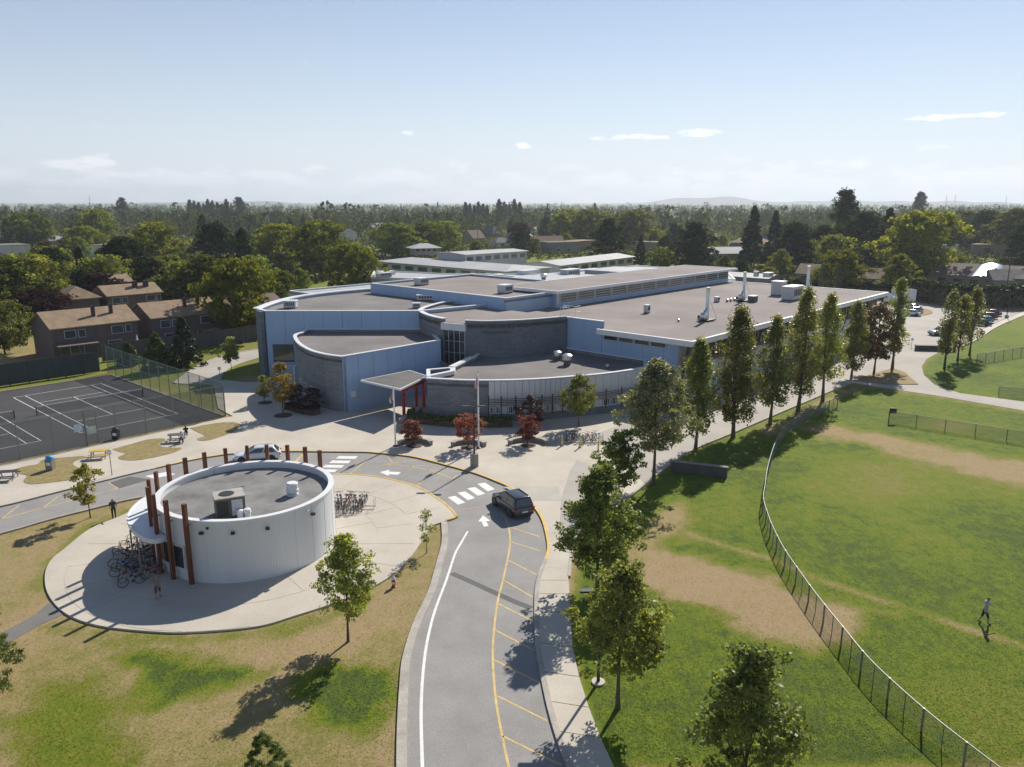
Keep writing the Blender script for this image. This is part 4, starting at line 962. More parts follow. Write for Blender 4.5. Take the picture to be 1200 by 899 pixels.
angh = math.atan2(nh.x, -nh.y); tilt = math.acos(nh.z)
gl.rotation_euler = (0, 0, angh)
Dh = 9.0; rise = math.tan(tilt) * Dh
MB().add([(-15, 0, 0), (15, 0, 0), (15, Dh, 0), (-15, Dh, 0), (-15, 0, 3.6), (15, 0, 3.6), (15, Dh, 3.6 + rise), (-15, Dh, 3.6 + rise)], [(0, 1, 5, 4), (1, 2, 6, 5), (2, 3, 7, 6), (3, 0, 4, 7)]).build('wall', hw_tan, gl)
for k in range(5):
    x0 = -15.4 + k * 6.16
    MB().add([(x0, -.6, 3.66 - .6 * rise / Dh), (x0 + 6.1, -.6, 3.66 - .6 * rise / Dh), (x0 + 6.1, Dh + .3, 3.66 + rise * (1 + .3 / Dh)), (x0, Dh + .3, 3.66 + rise * (1 + .3 / Dh))], [(0, 1, 2, 3)]).build('roof_sheet', sh_brown, gl) if k != 2 else None
b = MB(); x0 = -15.4 + 2 * 6.16; nb_ = 14
for i in range(nb_ + 1):
    q = i / nb_; zz = .55 - 2.2 * (q - .5) ** 2
    b.v += [(x0 + 6.1 * q, -.6, 3.5 + zz - .6 * rise / Dh), (x0 + 6.1 * q, Dh + .3, 3.5 + zz + rise * (1 + .3 / Dh))]
b.f = [(i * 2, i * 2 + 2, i * 2 + 3, i * 2 + 1) for i in range(nb_)]
b.build('roof_sheet', shiny, gl, 60)  # added sheet, bowed so the glint fades towards its edges
for k in range(6): MB().box((-11 + k * 4.4, -.05, 1.8), (2.2, .1, 1.3)).build('window', win_b, gl)
# houses on the right beyond the hedge
for (x, y, Lh, lab, rf) in ((1015, 327, 24, 'long shingle-roofed bungalow behind the hedge beside the car park', sh_tan), (962, 322, 13, 'small tan-roofed bungalow half hidden by the yellow-green shrub', sh_tan),
                            (1100, 322, 24, 'wide brown-roofed house left of the glare', sh_brown), (1196, 330, 18, 'low pale-roofed house at the right picture edge', sh_grey)):
    c = G(x, y + 9); house('bungalow', lab, (c.x, c.y), U_ANG - R(90) + (.12 if x < 1050 else .5), Lh, 10, 3.0, 5.6, hw_grey, rf, [(-4, 1.6, 2.0, 1.2), (3, 1.6, 2.4, 1.2)], [(0, 1.6, 2, 1.2)], ((2, 1, .6, .7),), 3, group='bungalows beyond the car park')
# houses scattered through the trees, all the way back
rh = random.Random(11)
roofs = [sh_grey, sh_brown, sh_tan, sh_grey, roof_white]; rnames = ['grey', 'dark brown', 'tan', 'slate grey', 'pale']
walls = [hw_white, hw_tan, hw_grey]
HOUSES, HPX = [], []
wherex = lambda x: 'at the far left' if x < 250 else 'left of the white school wings' if x < 440 else 'behind the white school wings' if x < 640 else 'behind the long school roof' if x < 850 else 'beyond the car park trees' if x < 1050 else 'at the far right'
for (x, y) in ((14, 300), (66, 287), (24, 318), (2, 286), (100, 268), (160, 272), (172, 284), (285, 272), (312, 262), (330, 320), (268, 315), (120, 300), (405, 282), (420, 262), (440, 272), (555, 284), (575, 278), (590, 290),
               (608, 282), (560, 268), (628, 274), (640, 294), (655, 296), (680, 294), (700, 286), (625, 262), (655, 258), (765, 296), (770, 268), (810, 262), (838, 268), (880, 297), (900, 290), (930, 300), (890, 262), (960, 262), (1060, 262), (1085, 256), (1130, 258), (1170, 262), (1160, 300), (1100, 300), (510, 262), (470, 258), (210, 258), (60, 258)):
    c = G(x, y); k = rh.randrange(5); s = rh.uniform(.85, 1.25)
    if y < 264: s *= 1.6
    HOUSES.append((c.x, c.y, 9 * s)); HPX.append((x, 11 * s / math.hypot(c.x, c.y) * F_PX, y - 5 * F_PX / c.y, c.y))
    far_ = 'distant' if y < 270 else 'mid-distance' if y < 290 else 'nearer'
    house('suburban_house', f'{far_} {rnames[k]}-roofed suburban house among trees {wherex(x)}', (c.x, c.y), rh.choice([U_ANG, U_ANG + R(90), U_ANG + rh.uniform(-.5, .5)]), 14 * s, 9.5 * s, rh.choice([3.0, 5.3]), rh.choice([5.4, 7.6]), walls[rh.randrange(3)], roofs[k],
          [(-3, 1.6, 2, 1.2), (2.5, 1.6, 2, 1.2)], [(-2, 1.6, 2, 1.2)], ((1.5, .8, .6, .7),) if rh.random() < .5 else (), 0, hip=rh.choice([0, 0, 3.0]), group='suburban houses among the trees')
for (x, y, w_, h_, lab) in ((1058, 246, 40, 7, 'long white warehouse roof on the horizon right of the tall poplar'), (1092, 250, 60, 6, 'low pale industrial shed on the right-hand horizon')):
    c = G(x, y + 3); t = thing('warehouse', lab, 'warehouse', (c.x, c.y, 0), .1, world=False)
    MB().box((0, 0, h_ / 2), (w_ * 1.5, 30, h_)).build('wall', hw_grey, t); MB().add([(-w_ * .77, -16, h_), (w_ * .77, -16, h_), (w_ * .77, 16, h_), (-w_ * .77, 16, h_), (-w_ * .77, 0, h_ + 3), (w_ * .77, 0, h_ + 3)], [(0, 1, 5, 4), (2, 3, 4, 5), (1, 2, 5), (3, 0, 4)]).build('roof', roof_white, t)
# low blue hills on the horizon
for (az, w_, h_, dd) in ((14, 2500, 95, 9300), (23, 2000, 62, 9000), (-20, 2300, 48, 8600), (29, 1500, 50, 9000)):
    cxh, cyh = dd * math.sin(R(az)), dd * math.cos(R(az)); b = MB(); n = 40; rr = random.Random(int(az) + 50); vs = []
    for i in range(n + 1):
        t_ = i / n; x = (t_ - .5) * w_; z = h_ * math.sin(math.pi * t_) ** 1.5 * (.75 + .25 * math.sin(t_ * 17 + az) * math.sin(t_ * 7)) + .1
        vs += [(x, -w_ * .12, -1), (x, 0, z), (x, w_ * .12, -1)]
    fs = [(i * 3 + k, i * 3 + k + 1, i * 3 + k + 4, i * 3 + k + 3) for i in range(n) for k in (0, 1)]
    o = b.add(vs, fs).build('hill', M('hill_green', (.05, .07, .05), 1, .2, .002, 0, .01), None, 60); o.location = (cxh, cyh, 0); o.rotation_euler = (0, 0, -R(az)); tag(o, kind='structure')

# ================================================================ trees
def leaf_quads(C, size, rng, out=None, up=.25, asp=.62, jit=.35):
    """one small diamond-shaped leaf at each centre, folded to a random plane"""
    n = len(C); nr = rng.normal(size=(n, 3)); nr[:, 2] += up
    if out is not None: nr += out * .8
    nr /= np.linalg.norm(nr, axis=1, keepdims=True)
    t = rng.normal(size=(n, 3)); t -= (t * nr).sum(1, keepdims=True) * nr; t /= np.linalg.norm(t, axis=1, keepdims=True)
    s = np.cross(nr, t)
    a = (size * rng.uniform(1 - jit, 1 + jit, (n, 1))); b = a * asp
    V = np.stack([C - t * a, C + s * b - t * a * .1, C + t * a, C - s * b - t * a * .1], 1).reshape(-1, 3)
    return V, np.arange(n * 4).reshape(n, 4)
def prof(kind, t):
    if kind == 'round': return np.sqrt(np.clip(1 - (2 * t - 1) ** 2, 0, 1)) ** .85
    if kind == 'oval': return np.clip(np.sin(np.pi * np.clip(t, 0, 1) ** .75), 0, 1) ** .7
    if kind == 'column': return np.clip(np.sin(np.pi * np.clip(t, 0, 1) ** .62), 0, 1) ** .62
    if kind == 'poplar': return np.clip(np.sin(np.pi * np.clip(t, 0, 1) ** .8), 0, 1) ** .5
    if kind == 'conifer': return np.clip(1 - t, 0, 1) ** .85 * .96 + .04
    if kind == 'dome': return np.sqrt(np.clip(1 - t ** 2, 0, 1))
    return np.ones_like(t)
def crown(kind, h, z0, r, nclump, per, cr, lsize, seed, flat=.7, rough=.22, shell=.55, asp=.62, limbs=0):
    """leaf positions gathered in clumps spread through the crown's volume, with an uneven outline"""
    rng = np.random.default_rng(seed)
    t = rng.uniform(0.02, .98, nclump)
    if kind == 'conifer': t = np.clip(t ** 1.12, .0, 1.0)
    ang = rng.uniform(0, 2 * np.pi, nclump)
    if kind == 'conifer': rough = rough * .55
    lob = 1 + rough * np.sin(ang * 3 + rng.uniform(0, 6)) * np.sin(t * 7 + rng.uniform(0, 6)) + rng.normal(0, rough * .6, nclump)
    rad = r * prof(kind, t) * np.clip(lob, .45, 1.45) * rng.uniform(0, 1, nclump) ** (1 - shell)
    Cc = np.stack([np.cos(ang) * rad, np.sin(ang) * rad, z0 + (h - z0) * t], 1)
    tips = Cc
    if limbs:                                            # clumps strung along rising limbs, with gaps between them
        tl = np.linspace(.05, .97, limbs) ** .9; al = np.arange(limbs) * 2.399 + rng.uniform(-.5, .5, limbs)
        ll = r * np.clip(prof(kind, np.clip(tl + .12, 0, 1)), .22, 1) * rng.uniform(.72, 1.28, limbs)
        li = np.arange(nclump) % limbs; f = rng.uniform(.22, 1.03, nclump) ** .8
        rise = (h - z0) * rng.uniform(.10, .26, limbs) * (1 - .75 * tl)
        rd_ = ll[li] * f; zz = z0 + (h - z0) * tl[li] * .93 + rise[li] * f ** 1.5
        Lc = np.stack([np.cos(al[li]) * rd_, np.sin(al[li]) * rd_, zz], 1) + rng.normal(0, cr * .6, (nclump, 3))
        Lc[:, 2] = np.minimum(Lc[:, 2], h - cr * .5)
        vol = rng.uniform(0, 1, nclump) < .42; Cc[:, :2] *= .86; Cc = np.where(vol[:, None], Cc, Lc)
        tips = np.stack([np.cos(al) * ll, np.sin(al) * ll, z0 + (h - z0) * tl * .93 + rise], 1)
    tint_c = rng.uniform(0, 1, nclump)
    idx = np.repeat(np.arange(nclump), per)
    off = rng.normal(size=(len(idx), 3)); off /= np.linalg.norm(off, axis=1, keepdims=True)
    off *= (cr * rng.uniform(.15, 1.0, (len(idx), 1)) ** .6) * rng.uniform(.6, 1.25, nclump)[idx][:, None]
    if kind == 'conifer':
        off *= (1.05 - .75 * t[idx])[:, None]; off[:, 2] *= .5; rr = np.linalg.norm(Cc[idx][:, :2], axis=1); off[:, 2] -= .10 * rr
    elif kind in ('column', 'poplar'): off[:, 2] *= 1.5
    else: off[:, 2] *= flat
    P = Cc[idx] + off
    P[:, 2] = np.maximum(P[:, 2], z0 * .75)
    o = P - np.array([0, 0, z0 + (h - z0) * .4]); o /= np.linalg.norm(o, axis=1, keepdims=True) + 1e-6
    V, Q = leaf_quads(P, lsize, rng, o, up=.35, asp=asp)
    tint = np.clip(.62 * tint_c[idx] + .38 * rng.uniform(0, 1, len(idx)), 0, 1)
    return V, Q, tint, tips
def trunk_mb(h, z0, r0, Cc, seed, nl=14, reach=.8, fork=.45, lean=0.0):
    rr = random.Random(seed); b = MB(); top = z0 + (h - z0) * .75
    pts, rs = [], []
    for k in range(7):
        t = k / 6; pts.append((math.sin(t * 3 + seed) * .05 * h * .3 * t + lean * t, math.cos(t * 2.3 + seed) * .04 * h * .3 * t, top * t)); rs.append(r0 * (1.35 if k == 0 else 1 - .80 * t))
    b.tube(pts, rs, 8)
    n = min(nl, len(Cc)); st = max(1, len(Cc) // n)
    for c in Cc[::st][:n]:
        zb = max(z0 * .7, min(top * .95, z0 + (c[2] - z0) * fork)); t = zb / top; i = min(5, int(t * 6)); f = t * 6 - i
        p0 = Vector(pts[i]).lerp(Vector(pts[i + 1]), f); p1 = Vector(c) * reach + Vector((p0.x, p0.y, c[2])) * (1 - reach)
        mid = p0.lerp(p1, .5) + Vector((0, 0, -.06 * (p1 - p0).length)); ra = max(.012, r0 * (1 - .8 * t) * .45)
        b.tube([p0, mid, p1], [ra, ra * .7, ra * .3], 5, False)
    return b
LEAF = dict(
    green=M_leaf('leaf_green', (0.070, 0.098, 0.026), (0.290, 0.330, 0.100), .50, 1.7, spec=.35, rough=.45),
    olive=M_leaf('leaf_olive', (0.075, 0.092, 0.024), (0.250, 0.275, 0.075), .46, 1.7, spec=.4, rough=.42),
    grey=M_leaf('leaf_grey_green', (0.060, 0.072, 0.040), (0.230, 0.240, 0.140), .38),
    lime=M_leaf('leaf_lime', (0.080, 0.112, 0.018), (0.220, 0.262, 0.045), .42),
    yellow=M_leaf('leaf_yellow', (0.150, 0.115, 0.025), (0.330, 0.240, 0.060), .45),
    red=M_leaf('leaf_red', (0.135, 0.045, 0.034), (0.320, 0.125, 0.090), .35, 1.4),
    gold=M_leaf('leaf_gold_green', (0.120, 0.140, 0.020), (0.340, 0.350, 0.065), .42, 1.4),
    purple=M_leaf('leaf_purple', (0.022, 0.010, 0.014), (0.060, 0.026, 0.030), .25),
    rust=M_leaf('leaf_rust', (0.085, 0.062, 0.025), (0.170, 0.110, 0.050), .35),
    dark=M_leaf('leaf_dark', (0.016, 0.028, 0.012), (0.052, 0.080, 0.026), .25),
    conifer=M_leaf('needle_green', (0.012, 0.024, 0.011), (0.045, 0.072, 0.026), .18, 1.2),
    pine=M_leaf('needle_bright', (0.045, 0.075, 0.018), (0.160, 0.215, 0.060), .32, 1.4))
LEAFB = {}
def bgleaf(k):
    if k not in LEAFB:
        m = LEAF[k].copy(); pp = m.node_tree.nodes['Principled BSDF']; pp.inputs['Specular IOR Level'].default_value = .06; pp.inputs['Roughness'].default_value = .9; LEAFB[k] = m
        if k in ('green', 'olive'):
            r_ = next(n for n in m.node_tree.nodes if n.type == 'VALTORGB').color_ramp.elements; r_[0].color = (0.045, 0.066, 0.017, 1); r_[1].color = (0.205, 0.240, 0.060, 1)
    return LEAFB[k]
def make_tree(name, label, cat, loc, kind, h, z0, r, mat, nclump, per, cr, ls, seed, r0=None, rz=0.0, group=None, nl=14, shell=.55, rough=.22, flat=.7, lean=0, bgl=False, asp=.62, limbs=0):
    t = thing(name, label, cat, loc, rz, group, world=False)
    V, Q, tint, Cc = crown(kind, h, z0, r, nclump, per, cr, ls, seed, flat, rough, shell, asp, limbs)
    npmesh('crown', V, Q, bgleaf(mat) if bgl else LEAF[mat], t, tint)
    trunk_mb(h, z0, r0 or max(.06, h * .014), Cc, seed, nl, .85, .25 if kind in ('column', 'poplar') else .45, lean).build('trunk', bark, t, 50)
    return t
def near(name, label, b, ty, rpx, kind, mat, z0f, nclump, per, cr, ls, seed, group=None, **k):
    """a tree standing at pixel b with its top at row ty and a crown rpx pixels in radius"""
    g = G(b[0], b[1]); h = HT(b[0], b[1], ty); r = rpx * math.hypot(g.y, CAM_H - h * .6) / F_PX
    return make_tree(name, label, 'tree', (g.x, g.y, 0), kind, h, h * z0f, r, mat, nclump, per, cr, ls, seed, group=group, **k)
RG = 'columnar trees in the row beside the long wall'
for i, (b, ty, rp, lab) in enumerate((((815, 527), 400, 20, 'narrow columnar tree at the near end of the row beside long wall'), ((859, 513), 362, 24, 'tallest broad columnar tree, second from the near end of row'),
        ((902, 498), 372, 19, 'columnar tree third from the near end of the row'), ((935, 482), 338, 19, 'tall columnar tree fourth from the near end of the row'),
        ((964, 470), 345, 19, 'columnar tree fifth in the row, just before the fence end'), ((997.5, 444), 355, 16, 'columnar tree sixth in the row, left of the reddish tree'),
        ((1045.5, 433), 327, 14, 'slim columnar tree at the far end of the row'))):
    near('columnar_tree', lab, b, ty, rp, 'column', 'olive', (.16, .13, .18, .15, .20, .14, .2)[i], (190, 260, 185, 210, 185, 170, 150)[i], 42, (.55, .66, .52, .58, .55, .55, .5)[i], .14, 100 + i, RG, shell=(.5, .6, .55, .45, .6, .5, .5)[i], rough=(.26, .30, .22, .28, .34, .24, .26)[i], nl=20, lean=(.3, -.4, .2, .5, -.3, .2, 0)[i])
near('round_tree', 'rust-tinged round tree standing in the columnar row near car park', (1024, 438.5), 355, 27, 'oval', 'rust', .22, 170, 42, .75, .17, 120)
for i, (b, ty, rp, lab) in enumerate((((1106.7, 432), 338, 11, 'slim columnar tree nearest the path bend by car park'), ((1122, 423), 346, 11, 'middle slim columnar tree of three beside car park'), ((1136, 416.7), 338, 12, 'farthest slim columnar tree of three beside car park'))):
    near('columnar_tree', lab, b, ty, rp, 'column', 'olive', .20, 110, 34, .55, .15, 130 + i, 'three slim trees by the car park', shell=.5, rough=.15)
near('broadleaf_tree', 'tall grey-green tree at the plaza corner by bicycle racks', (765.5, 568), 422, 42, 'oval', 'grey', .28, 320, 44, .66, .13, 140, limbs=24, nl=24)
near('broadleaf_tree', 'bright green tree between the grey-green tree and sidewalk clump', (725, 583), 505, 27, 'oval', 'lime', .20, 140, 44, .48, .12, 141, limbs=14, nl=14)
near('broadleaf_tree', 'bushy dark green tree leaning over the sidewalk bend', (700, 692), 545, 48, 'oval', 'green', .12, 290, 48, .50, .11, 142, limbs=22, nl=22)
near('broadleaf_tree', 'spreading green tree beside the pale-based lamp post on the sidewalk', (724, 830), 660, 54, 'oval', 'green', .26, 260, 46, .45, .10, 143, limbs=22, nl=22)
near('broadleaf_tree', 'large glossy green tree cut by the bottom edge of the picture', (864, 1000), 754, 68, 'oval', 'green', .15, 300, 46, .44, .095, 144, limbs=24, nl=24)
near('broadleaf_tree', 'young green tree alone on the dry lawn beside the pavilion', (408, 752), 627, 35, 'oval', 'green', .25, 175, 50, .38, .085, 145, limbs=18, nl=18, r0=.075)
near('sapling', 'thin sapling at the tip of the dry lawn by the kerb', (500, 648), 596, 10, 'oval', 'lime', .25, 26, 26, .28, .07, 146, r0=.03)
near('broadleaf_tree', 'small lime green tree on the dry strip left of the pavilion', (106, 607), 545, 19, 'oval', 'gold', .30, 62, 34, .36, .10, 147, rough=.3, r0=.05)
near('broadleaf_tree', 'small yellow autumn tree in front of the left wing', (332, 487), 426, 15, 'oval', 'yellow', .28, 90, 34, .5, .12, 148)
near('broadleaf_tree', 'faint olive tree in the shade beside the yellow autumn tree', (310, 474), 440, 9, 'oval', 'olive', .28, 40, 30, .45, .12, 149)
near('broadleaf_tree', 'yellow-green tree before the curved front of the low wing', (678, 501), 439, 21, 'oval', 'gold', .26, 120, 36, .5, .12, 150, rough=.2)
for i, (b, ty, rp, lab) in enumerate((((484, 522), 493, 13, 'low red maple beside the left flagpole'), ((549, 525), 484, 17, 'red maple behind the planter lamp beside right flagpole'), ((618, 522), 487, 15, 'bright red maple alone near the bicycle racks'))):
    near('maple_tree', lab, b, ty, rp, 'round', 'red', .24, 95, 44, .36, .085, 160 + i, 'red maples with seat walls', flat=.5, r0=.07)
near('maple_tree', 'dark purple maple against the louvred windows', (622, 502), 464, 18, 'oval', 'purple', .12, 90, 36, .42, .09, 165)
near('maple_tree', 'dark purple shrub tree at the foot of the curved wall', (366, 483), 455, 14, 'oval', 'purple', .08, 70, 36, .40, .09, 166)
near('maple_tree', 'second dark purple shrub tree nearer the white pipe', (349, 475), 450, 11, 'oval', 'purple', .08, 60, 36, .40, .09, 167)
near('young_pine', 'top of a young pine at the bottom edge of the picture', (318, 985), 856, 58, 'conifer', 'pine', .06, 170, 70, .30, .10, 170, shell=.7, r0=.05, asp=.2)
near('conifer_tree', 'bright conifer boughs reaching in at the left picture edge', (-50, 815), 600, 74, 'conifer', 'pine', .08, 330, 70, .36, .13, 171, shell=.7, asp=.2)
for i, (b, ty, rp, mt, lab) in enumerate((((218, 431), 370, 20, 'conifer', 'pointed dark conifer before the second townhouse'), ((186, 434), 389, 19, 'pine', 'broad bright conifer left of the pointed one'), ((152, 428), 401, 13, 'pine', 'small bright conifer nearest the tennis court corner'))):
    near('conifer_tree', lab, b, ty, rp, 'conifer', mt, .05, 240, 40, .60, .17, 180 + i, 'conifers along the wooden fence', shell=.75)
near('broadleaf_tree', 'slim young green tree on the bend of the back path', (272, 440), 396, 12, 'oval', 'green', .36, 70, 32, .5, .13, 185, r0=.05)
near('broadleaf_tree', 'rounded yellow-green tree at the left edge before the townhouses', (6, 415), 353, 34, 'round', 'lime', .12, 190, 40, .8, .2, 186)
# shrubs and hedges close to the school
def hedge(label, path, wd, ht_, mat, n, ls, seed, name='hedge'):
    rng = np.random.default_rng(seed); P = [Vector(p) for p in path]; L = [(b - a).length for a, b in zip(P[:-1], P[1:])]; tot = sum(L)
    t = rng.uniform(0, tot, n); pos = np.zeros((n, 3)); acc = np.cumsum([0] + L)
    for i in range(len(L)):
        m = (t >= acc[i]) & (t <= acc[i + 1]); f = ((t[m] - acc[i]) / L[i])[:, None]
        a, b = np.array(P[i][:2]), np.array(P[i + 1][:2]); d = (b - a) / L[i]; nn = np.array([-d[1], d[0]])
        k = m.sum(); side = rng.uniform(-1, 1, (k, 1)); pos[m, :2] = a + (b - a) * f + nn * side * wd / 2
    edge = rng.uniform(0, 1, n); pos[:, 2] = ht_ * np.where(edge < .55, rng.uniform(.85, 1.05, n), rng.uniform(.05, .95, n)) * (1 + .08 * np.sin(t * 1.7))
    V, Q = leaf_quads(pos, ls, rng, None, .6)
    t_ = thing(name, label, 'hedge', (P[0].x, P[0].y, 0), world=False); V -= np.array([P[0].x, P[0].y, 0])
    npmesh('foliage', V, Q, LEAF[mat], t_, rng.uniform(0, 1, n))
    MB().strip([xy(p - P[0]) for p in P], -wd * .40, wd * .40, 0, ht_ * .8).build('branches', bark, t_)
    return t_
hedge('clipped green hedge along the low brick wall by the entrance', [G(490, 496), G(530, 500), G(575, 500.5), G(600, 500)], 1.6, 1.0, 'green', 6500, .10, 1)
hedge('small rounded shrub at the right end of the planter', [G(478, 495), G(486, 495)], 1.4, 1.4, 'green', 1400, .10, 2, 'shrub')
hedge('dark shrub border under the trees at the curved wall', [G(338, 480), G(352, 484), G(372, 487)], 1.4, .9, 'purple', 2600, .11, 3, 'shrub_border')
hedge('tall dark hedge between car park and bungalows', [G(915, 343), G(1000, 349), G(1060, 351)], 3, 3.6, 'dark', 9000, .42, 4)
hedge('dark hedge behind the car park under the glare', [G(1072, 352), G(1107, 357.5), G(1150, 360.5), G(1230, 362)], 3.5, 5.0, 'dark', 12000, .42, 5)
hedge('clipped bright hedge left of the white stack', [G(860, 341), G(905, 345)], 3, 3.0, 'green', 4000, .4, 6)
hedge('rounded yellow-green shrub at the tall white stack', [G(965, 347), G(985, 349)], 7, 7.5, 'olive', 4500, .4, 7, 'shrub')

# --- prototypes for the wooded neighbourhood behind
def bg_proto(name, cat, kind, h, z0, r, mat, nc, per, cr, ls, seed, **k):
    return make_tree(name, '', cat, (0, 0, 0), kind, h, z0, r, mat, nc, per, cr, ls, seed, **k)
KINDS = {
    'rg': ('broadleaf_tree', 'green round-crowned tree', 'round', 11, 1.6, 5.2, 'green'), 'ro': ('broadleaf_tree', 'olive broad-crowned tree', 'oval', 12, 1.6, 5.4, 'olive'),
    'rl': ('broadleaf_tree', 'yellow-green leafy tree', 'round', 11, 1.4, 5.4, 'lime'), 'rd': ('broadleaf_tree', 'dark green dense tree', 'oval', 12, 1.0, 5.0, 'dark'),
    'cd': ('conifer_tree', 'dark pointed conifer', 'conifer', 17, 1.0, 4.2, 'conifer'), 'cw': ('conifer_tree', 'broad dark evergreen', 'oval', 14, .4, 5.0, 'conifer'),
    'po': ('poplar_tree', 'tall narrow poplar', 'poplar', 22, 1.5, 2.6, 'dark'), 'pu': ('broadleaf_tree', 'purple-leaved tree', 'round', 9, 1.2, 4.2, 'purple'),
    'ru': ('broadleaf_tree', 'rusty autumn tree', 'round', 9, 1.2, 4.0, 'rust')}
PROTO = {}
for i, (k, (nm, lb, kd, h, z0, r, mt)) in enumerate(KINDS.items()):
    for v in range(2):
        p = bg_proto(nm, 'tree', kd, h, z0, r, mt, 170 if kd != 'conifer' else 260, 44, 1.15 if kd not in ('poplar', 'conifer') else .9, .30, 300 + i * 5 + v, nl=8, shell=.6, rough=.28, bgl=True)
        PROTO[k, v] = (p, [])
rt = random.Random(5)
TREES = []
def region(x): return ('behind the left townhouses' if x < 300 else 'left of the white school wings' if x < 440 else 'behind the white school wings' if x < 640 else 'behind the long school roof' if x < 860 else 'beyond the car park' if x < 1060 else 'at the far right')
def put(k, loc, h, wf=1.0, label=None, x=600):
    p, used = PROTO[k, rt.randrange(2)]; s = h / KINDS[k][3]
    y = loc[1]; dep = 'near' if y < 230 else 'farther' if y < 420 else 'distant'
    o = place(p, used, (loc[0], loc[1], 0), rt.uniform(0, 6.28), label or f'{dep} {KINDS[k][1]} {region(x)}', (s * wf, s * wf, s), f'{KINDS[k][1]}s {region(x)}')
    TREES.append((loc[0], loc[1], KINDS[k][5] * s * wf)); return o
def put_px(k, x, ybase, ytop, wf=1.0, label=None):
    g = G(x, ybase); put(k, (g.x, g.y), HT(x, ybase, ytop), wf, label, x)
# trees that the photograph singles out
for k, x, yb, yt, wf, lab in (
    ('rl', 284, 396, 304, .92, 'big yellow-green tree hanging over the fence left of school'), ('rl', 332, 322, 264, 1.12, 'left of two big sunlit trees behind the left wing'), ('rl', 377, 326, 260, 1.1, 'right and taller of two big sunlit trees behind left wing'),
    ('rl', 414, 346, 287, 1.05, 'sunlit green tree rising directly behind the left wing roof'), ('rl', 466, 303, 262, 1.3, 'sunlit tree at the left end of the white school wing'), ('rl', 500, 300, 261, 1.3, 'sunlit tree above the roof lantern'), ('rl', 522, 296, 260, 1.1, 'sunlit tree right of the roof lantern'),
    ('cw', 712, 312, 257, 1.15, 'big dark evergreen behind the white single-storey wing'), ('cw', 812, 318, 262, 1.35, 'massive dark evergreen above the window block roof'), ('rg', 774, 318, 290, 1.2, 'rounded green bush tree left of the massive evergreen'),
    ('cd', 750, 312, 276, 1.1, 'dark conifer between the two big evergreens'), ('cd', 880, 312, 240, .95, 'pointed conifer right of the massive evergreen'), ('cd', 905, 312, 246, .95, None), ('po', 985, 310, 222, 1.5, 'tall poplar breaking the skyline right of centre'),
    ('po', 1075, 268, 225, 1.6, 'pair-like poplar on the skyline above the car park'), ('cd', 1036, 318, 243, 1.2, 'dark conifer beside the yellow-topped tree'), ('rl', 1074, 330, 248, 1.1, 'wide yellow-topped tree above the car park'), ('rd', 1010, 318, 250, 1.3, None),
    ('rd', 960, 316, 266, 1.3, None), ('rg', 975, 322, 276, 1.0, None), ('rd', 930, 318, 262, 1.2, None), ('cd', 1113, 300, 270, 1.0, None),
    ('rd', 1150, 296, 248, 1.4, None), ('ro', 1185, 300, 246, 1.4, None), ('rg', 1165, 290, 250, 1.2, None), ('ro', 1130, 290, 248, 1.2, None), ('rd', 1198, 318, 262, 1.2, None), ('ro', 1205, 292, 250, 1.3, None),
    ('rg', 40, 368, 300, 1.3, None), ('ro', 10, 372, 302, 1.4, None), ('rd', 68, 350, 292, 1.2, None), ('cd', 98, 345, 288, 1.0, None), ('rd', 150, 345, 280, 1.3, None), ('pu', 55, 385, 341, 1.6, 'dark purple tree left of the hip-roofed townhouse'), ('ro', 185, 345, 302, 1.2, None),
    ('rg', 128, 352, 300, 1.0, None), ('ro', 215, 355, 308, 1.3, None), ('ro', 245, 358, 300, 1.3, None), ('rd', 200, 352, 314, 1.1, None), ('ro', 300, 372, 312, 1.1, None), ('cd', 287, 330, 266, 1.1, None), ('rl', 185, 322, 262, 1.0, None), ('rd', 255, 320, 262, 1.2, None),
    ('rl', 115, 290, 246, 1.0, 'sunlit lime tree on the left, near the skyline'), ('rl', 100, 300, 266, 1.3, None), ('rg', 38, 292, 250, 1.2, None), ('po', 145, 262, 232, 1.9, None), ('po', 282, 262, 231, 1.9, None), ('cd', 240, 290, 250, 1.2, None), ('ro', 262, 302, 272, 1.2, None),
    ('ru', 56, 305, 283, 1.1, 'orange autumn tree beside a grey roof at left'), ('ru', 185, 278, 259, 1.2, None), ('rg', 300, 345, 300, 1.0, None), ('ro', 352, 345, 315, 1.0, None), ('rg', 330, 350, 318, 1.1, None), ('cw', 640, 282, 254, 1.0, None), ('rg', 690, 288, 246, 1.2, None), ('rg', 665, 286, 246, 1.1, None),
    ('rd', 610, 296, 266, 1.0, None), ('rg', 742, 290, 248, 1.2, None), ('rg', 730, 285, 250, 1.0, None), ('pu', 610, 290, 262, 1.0, None), ('rg', 625, 300, 280, .9, None)):
    put_px(k, x, yb, yt, wf, lab)
for i in range(9): put_px('po', 224 + i * 5.4, 262 + (i % 3), 234 + (i % 4) * 1.6, 1.0)
for i in range(6): put_px('po', 546 + i * 5, 266, 237 + (i % 3) * 2, 1.0)
for i in range(5): put_px('po', 585 + i * 6, 266, 234 + (i % 3) * 3, 1.0)
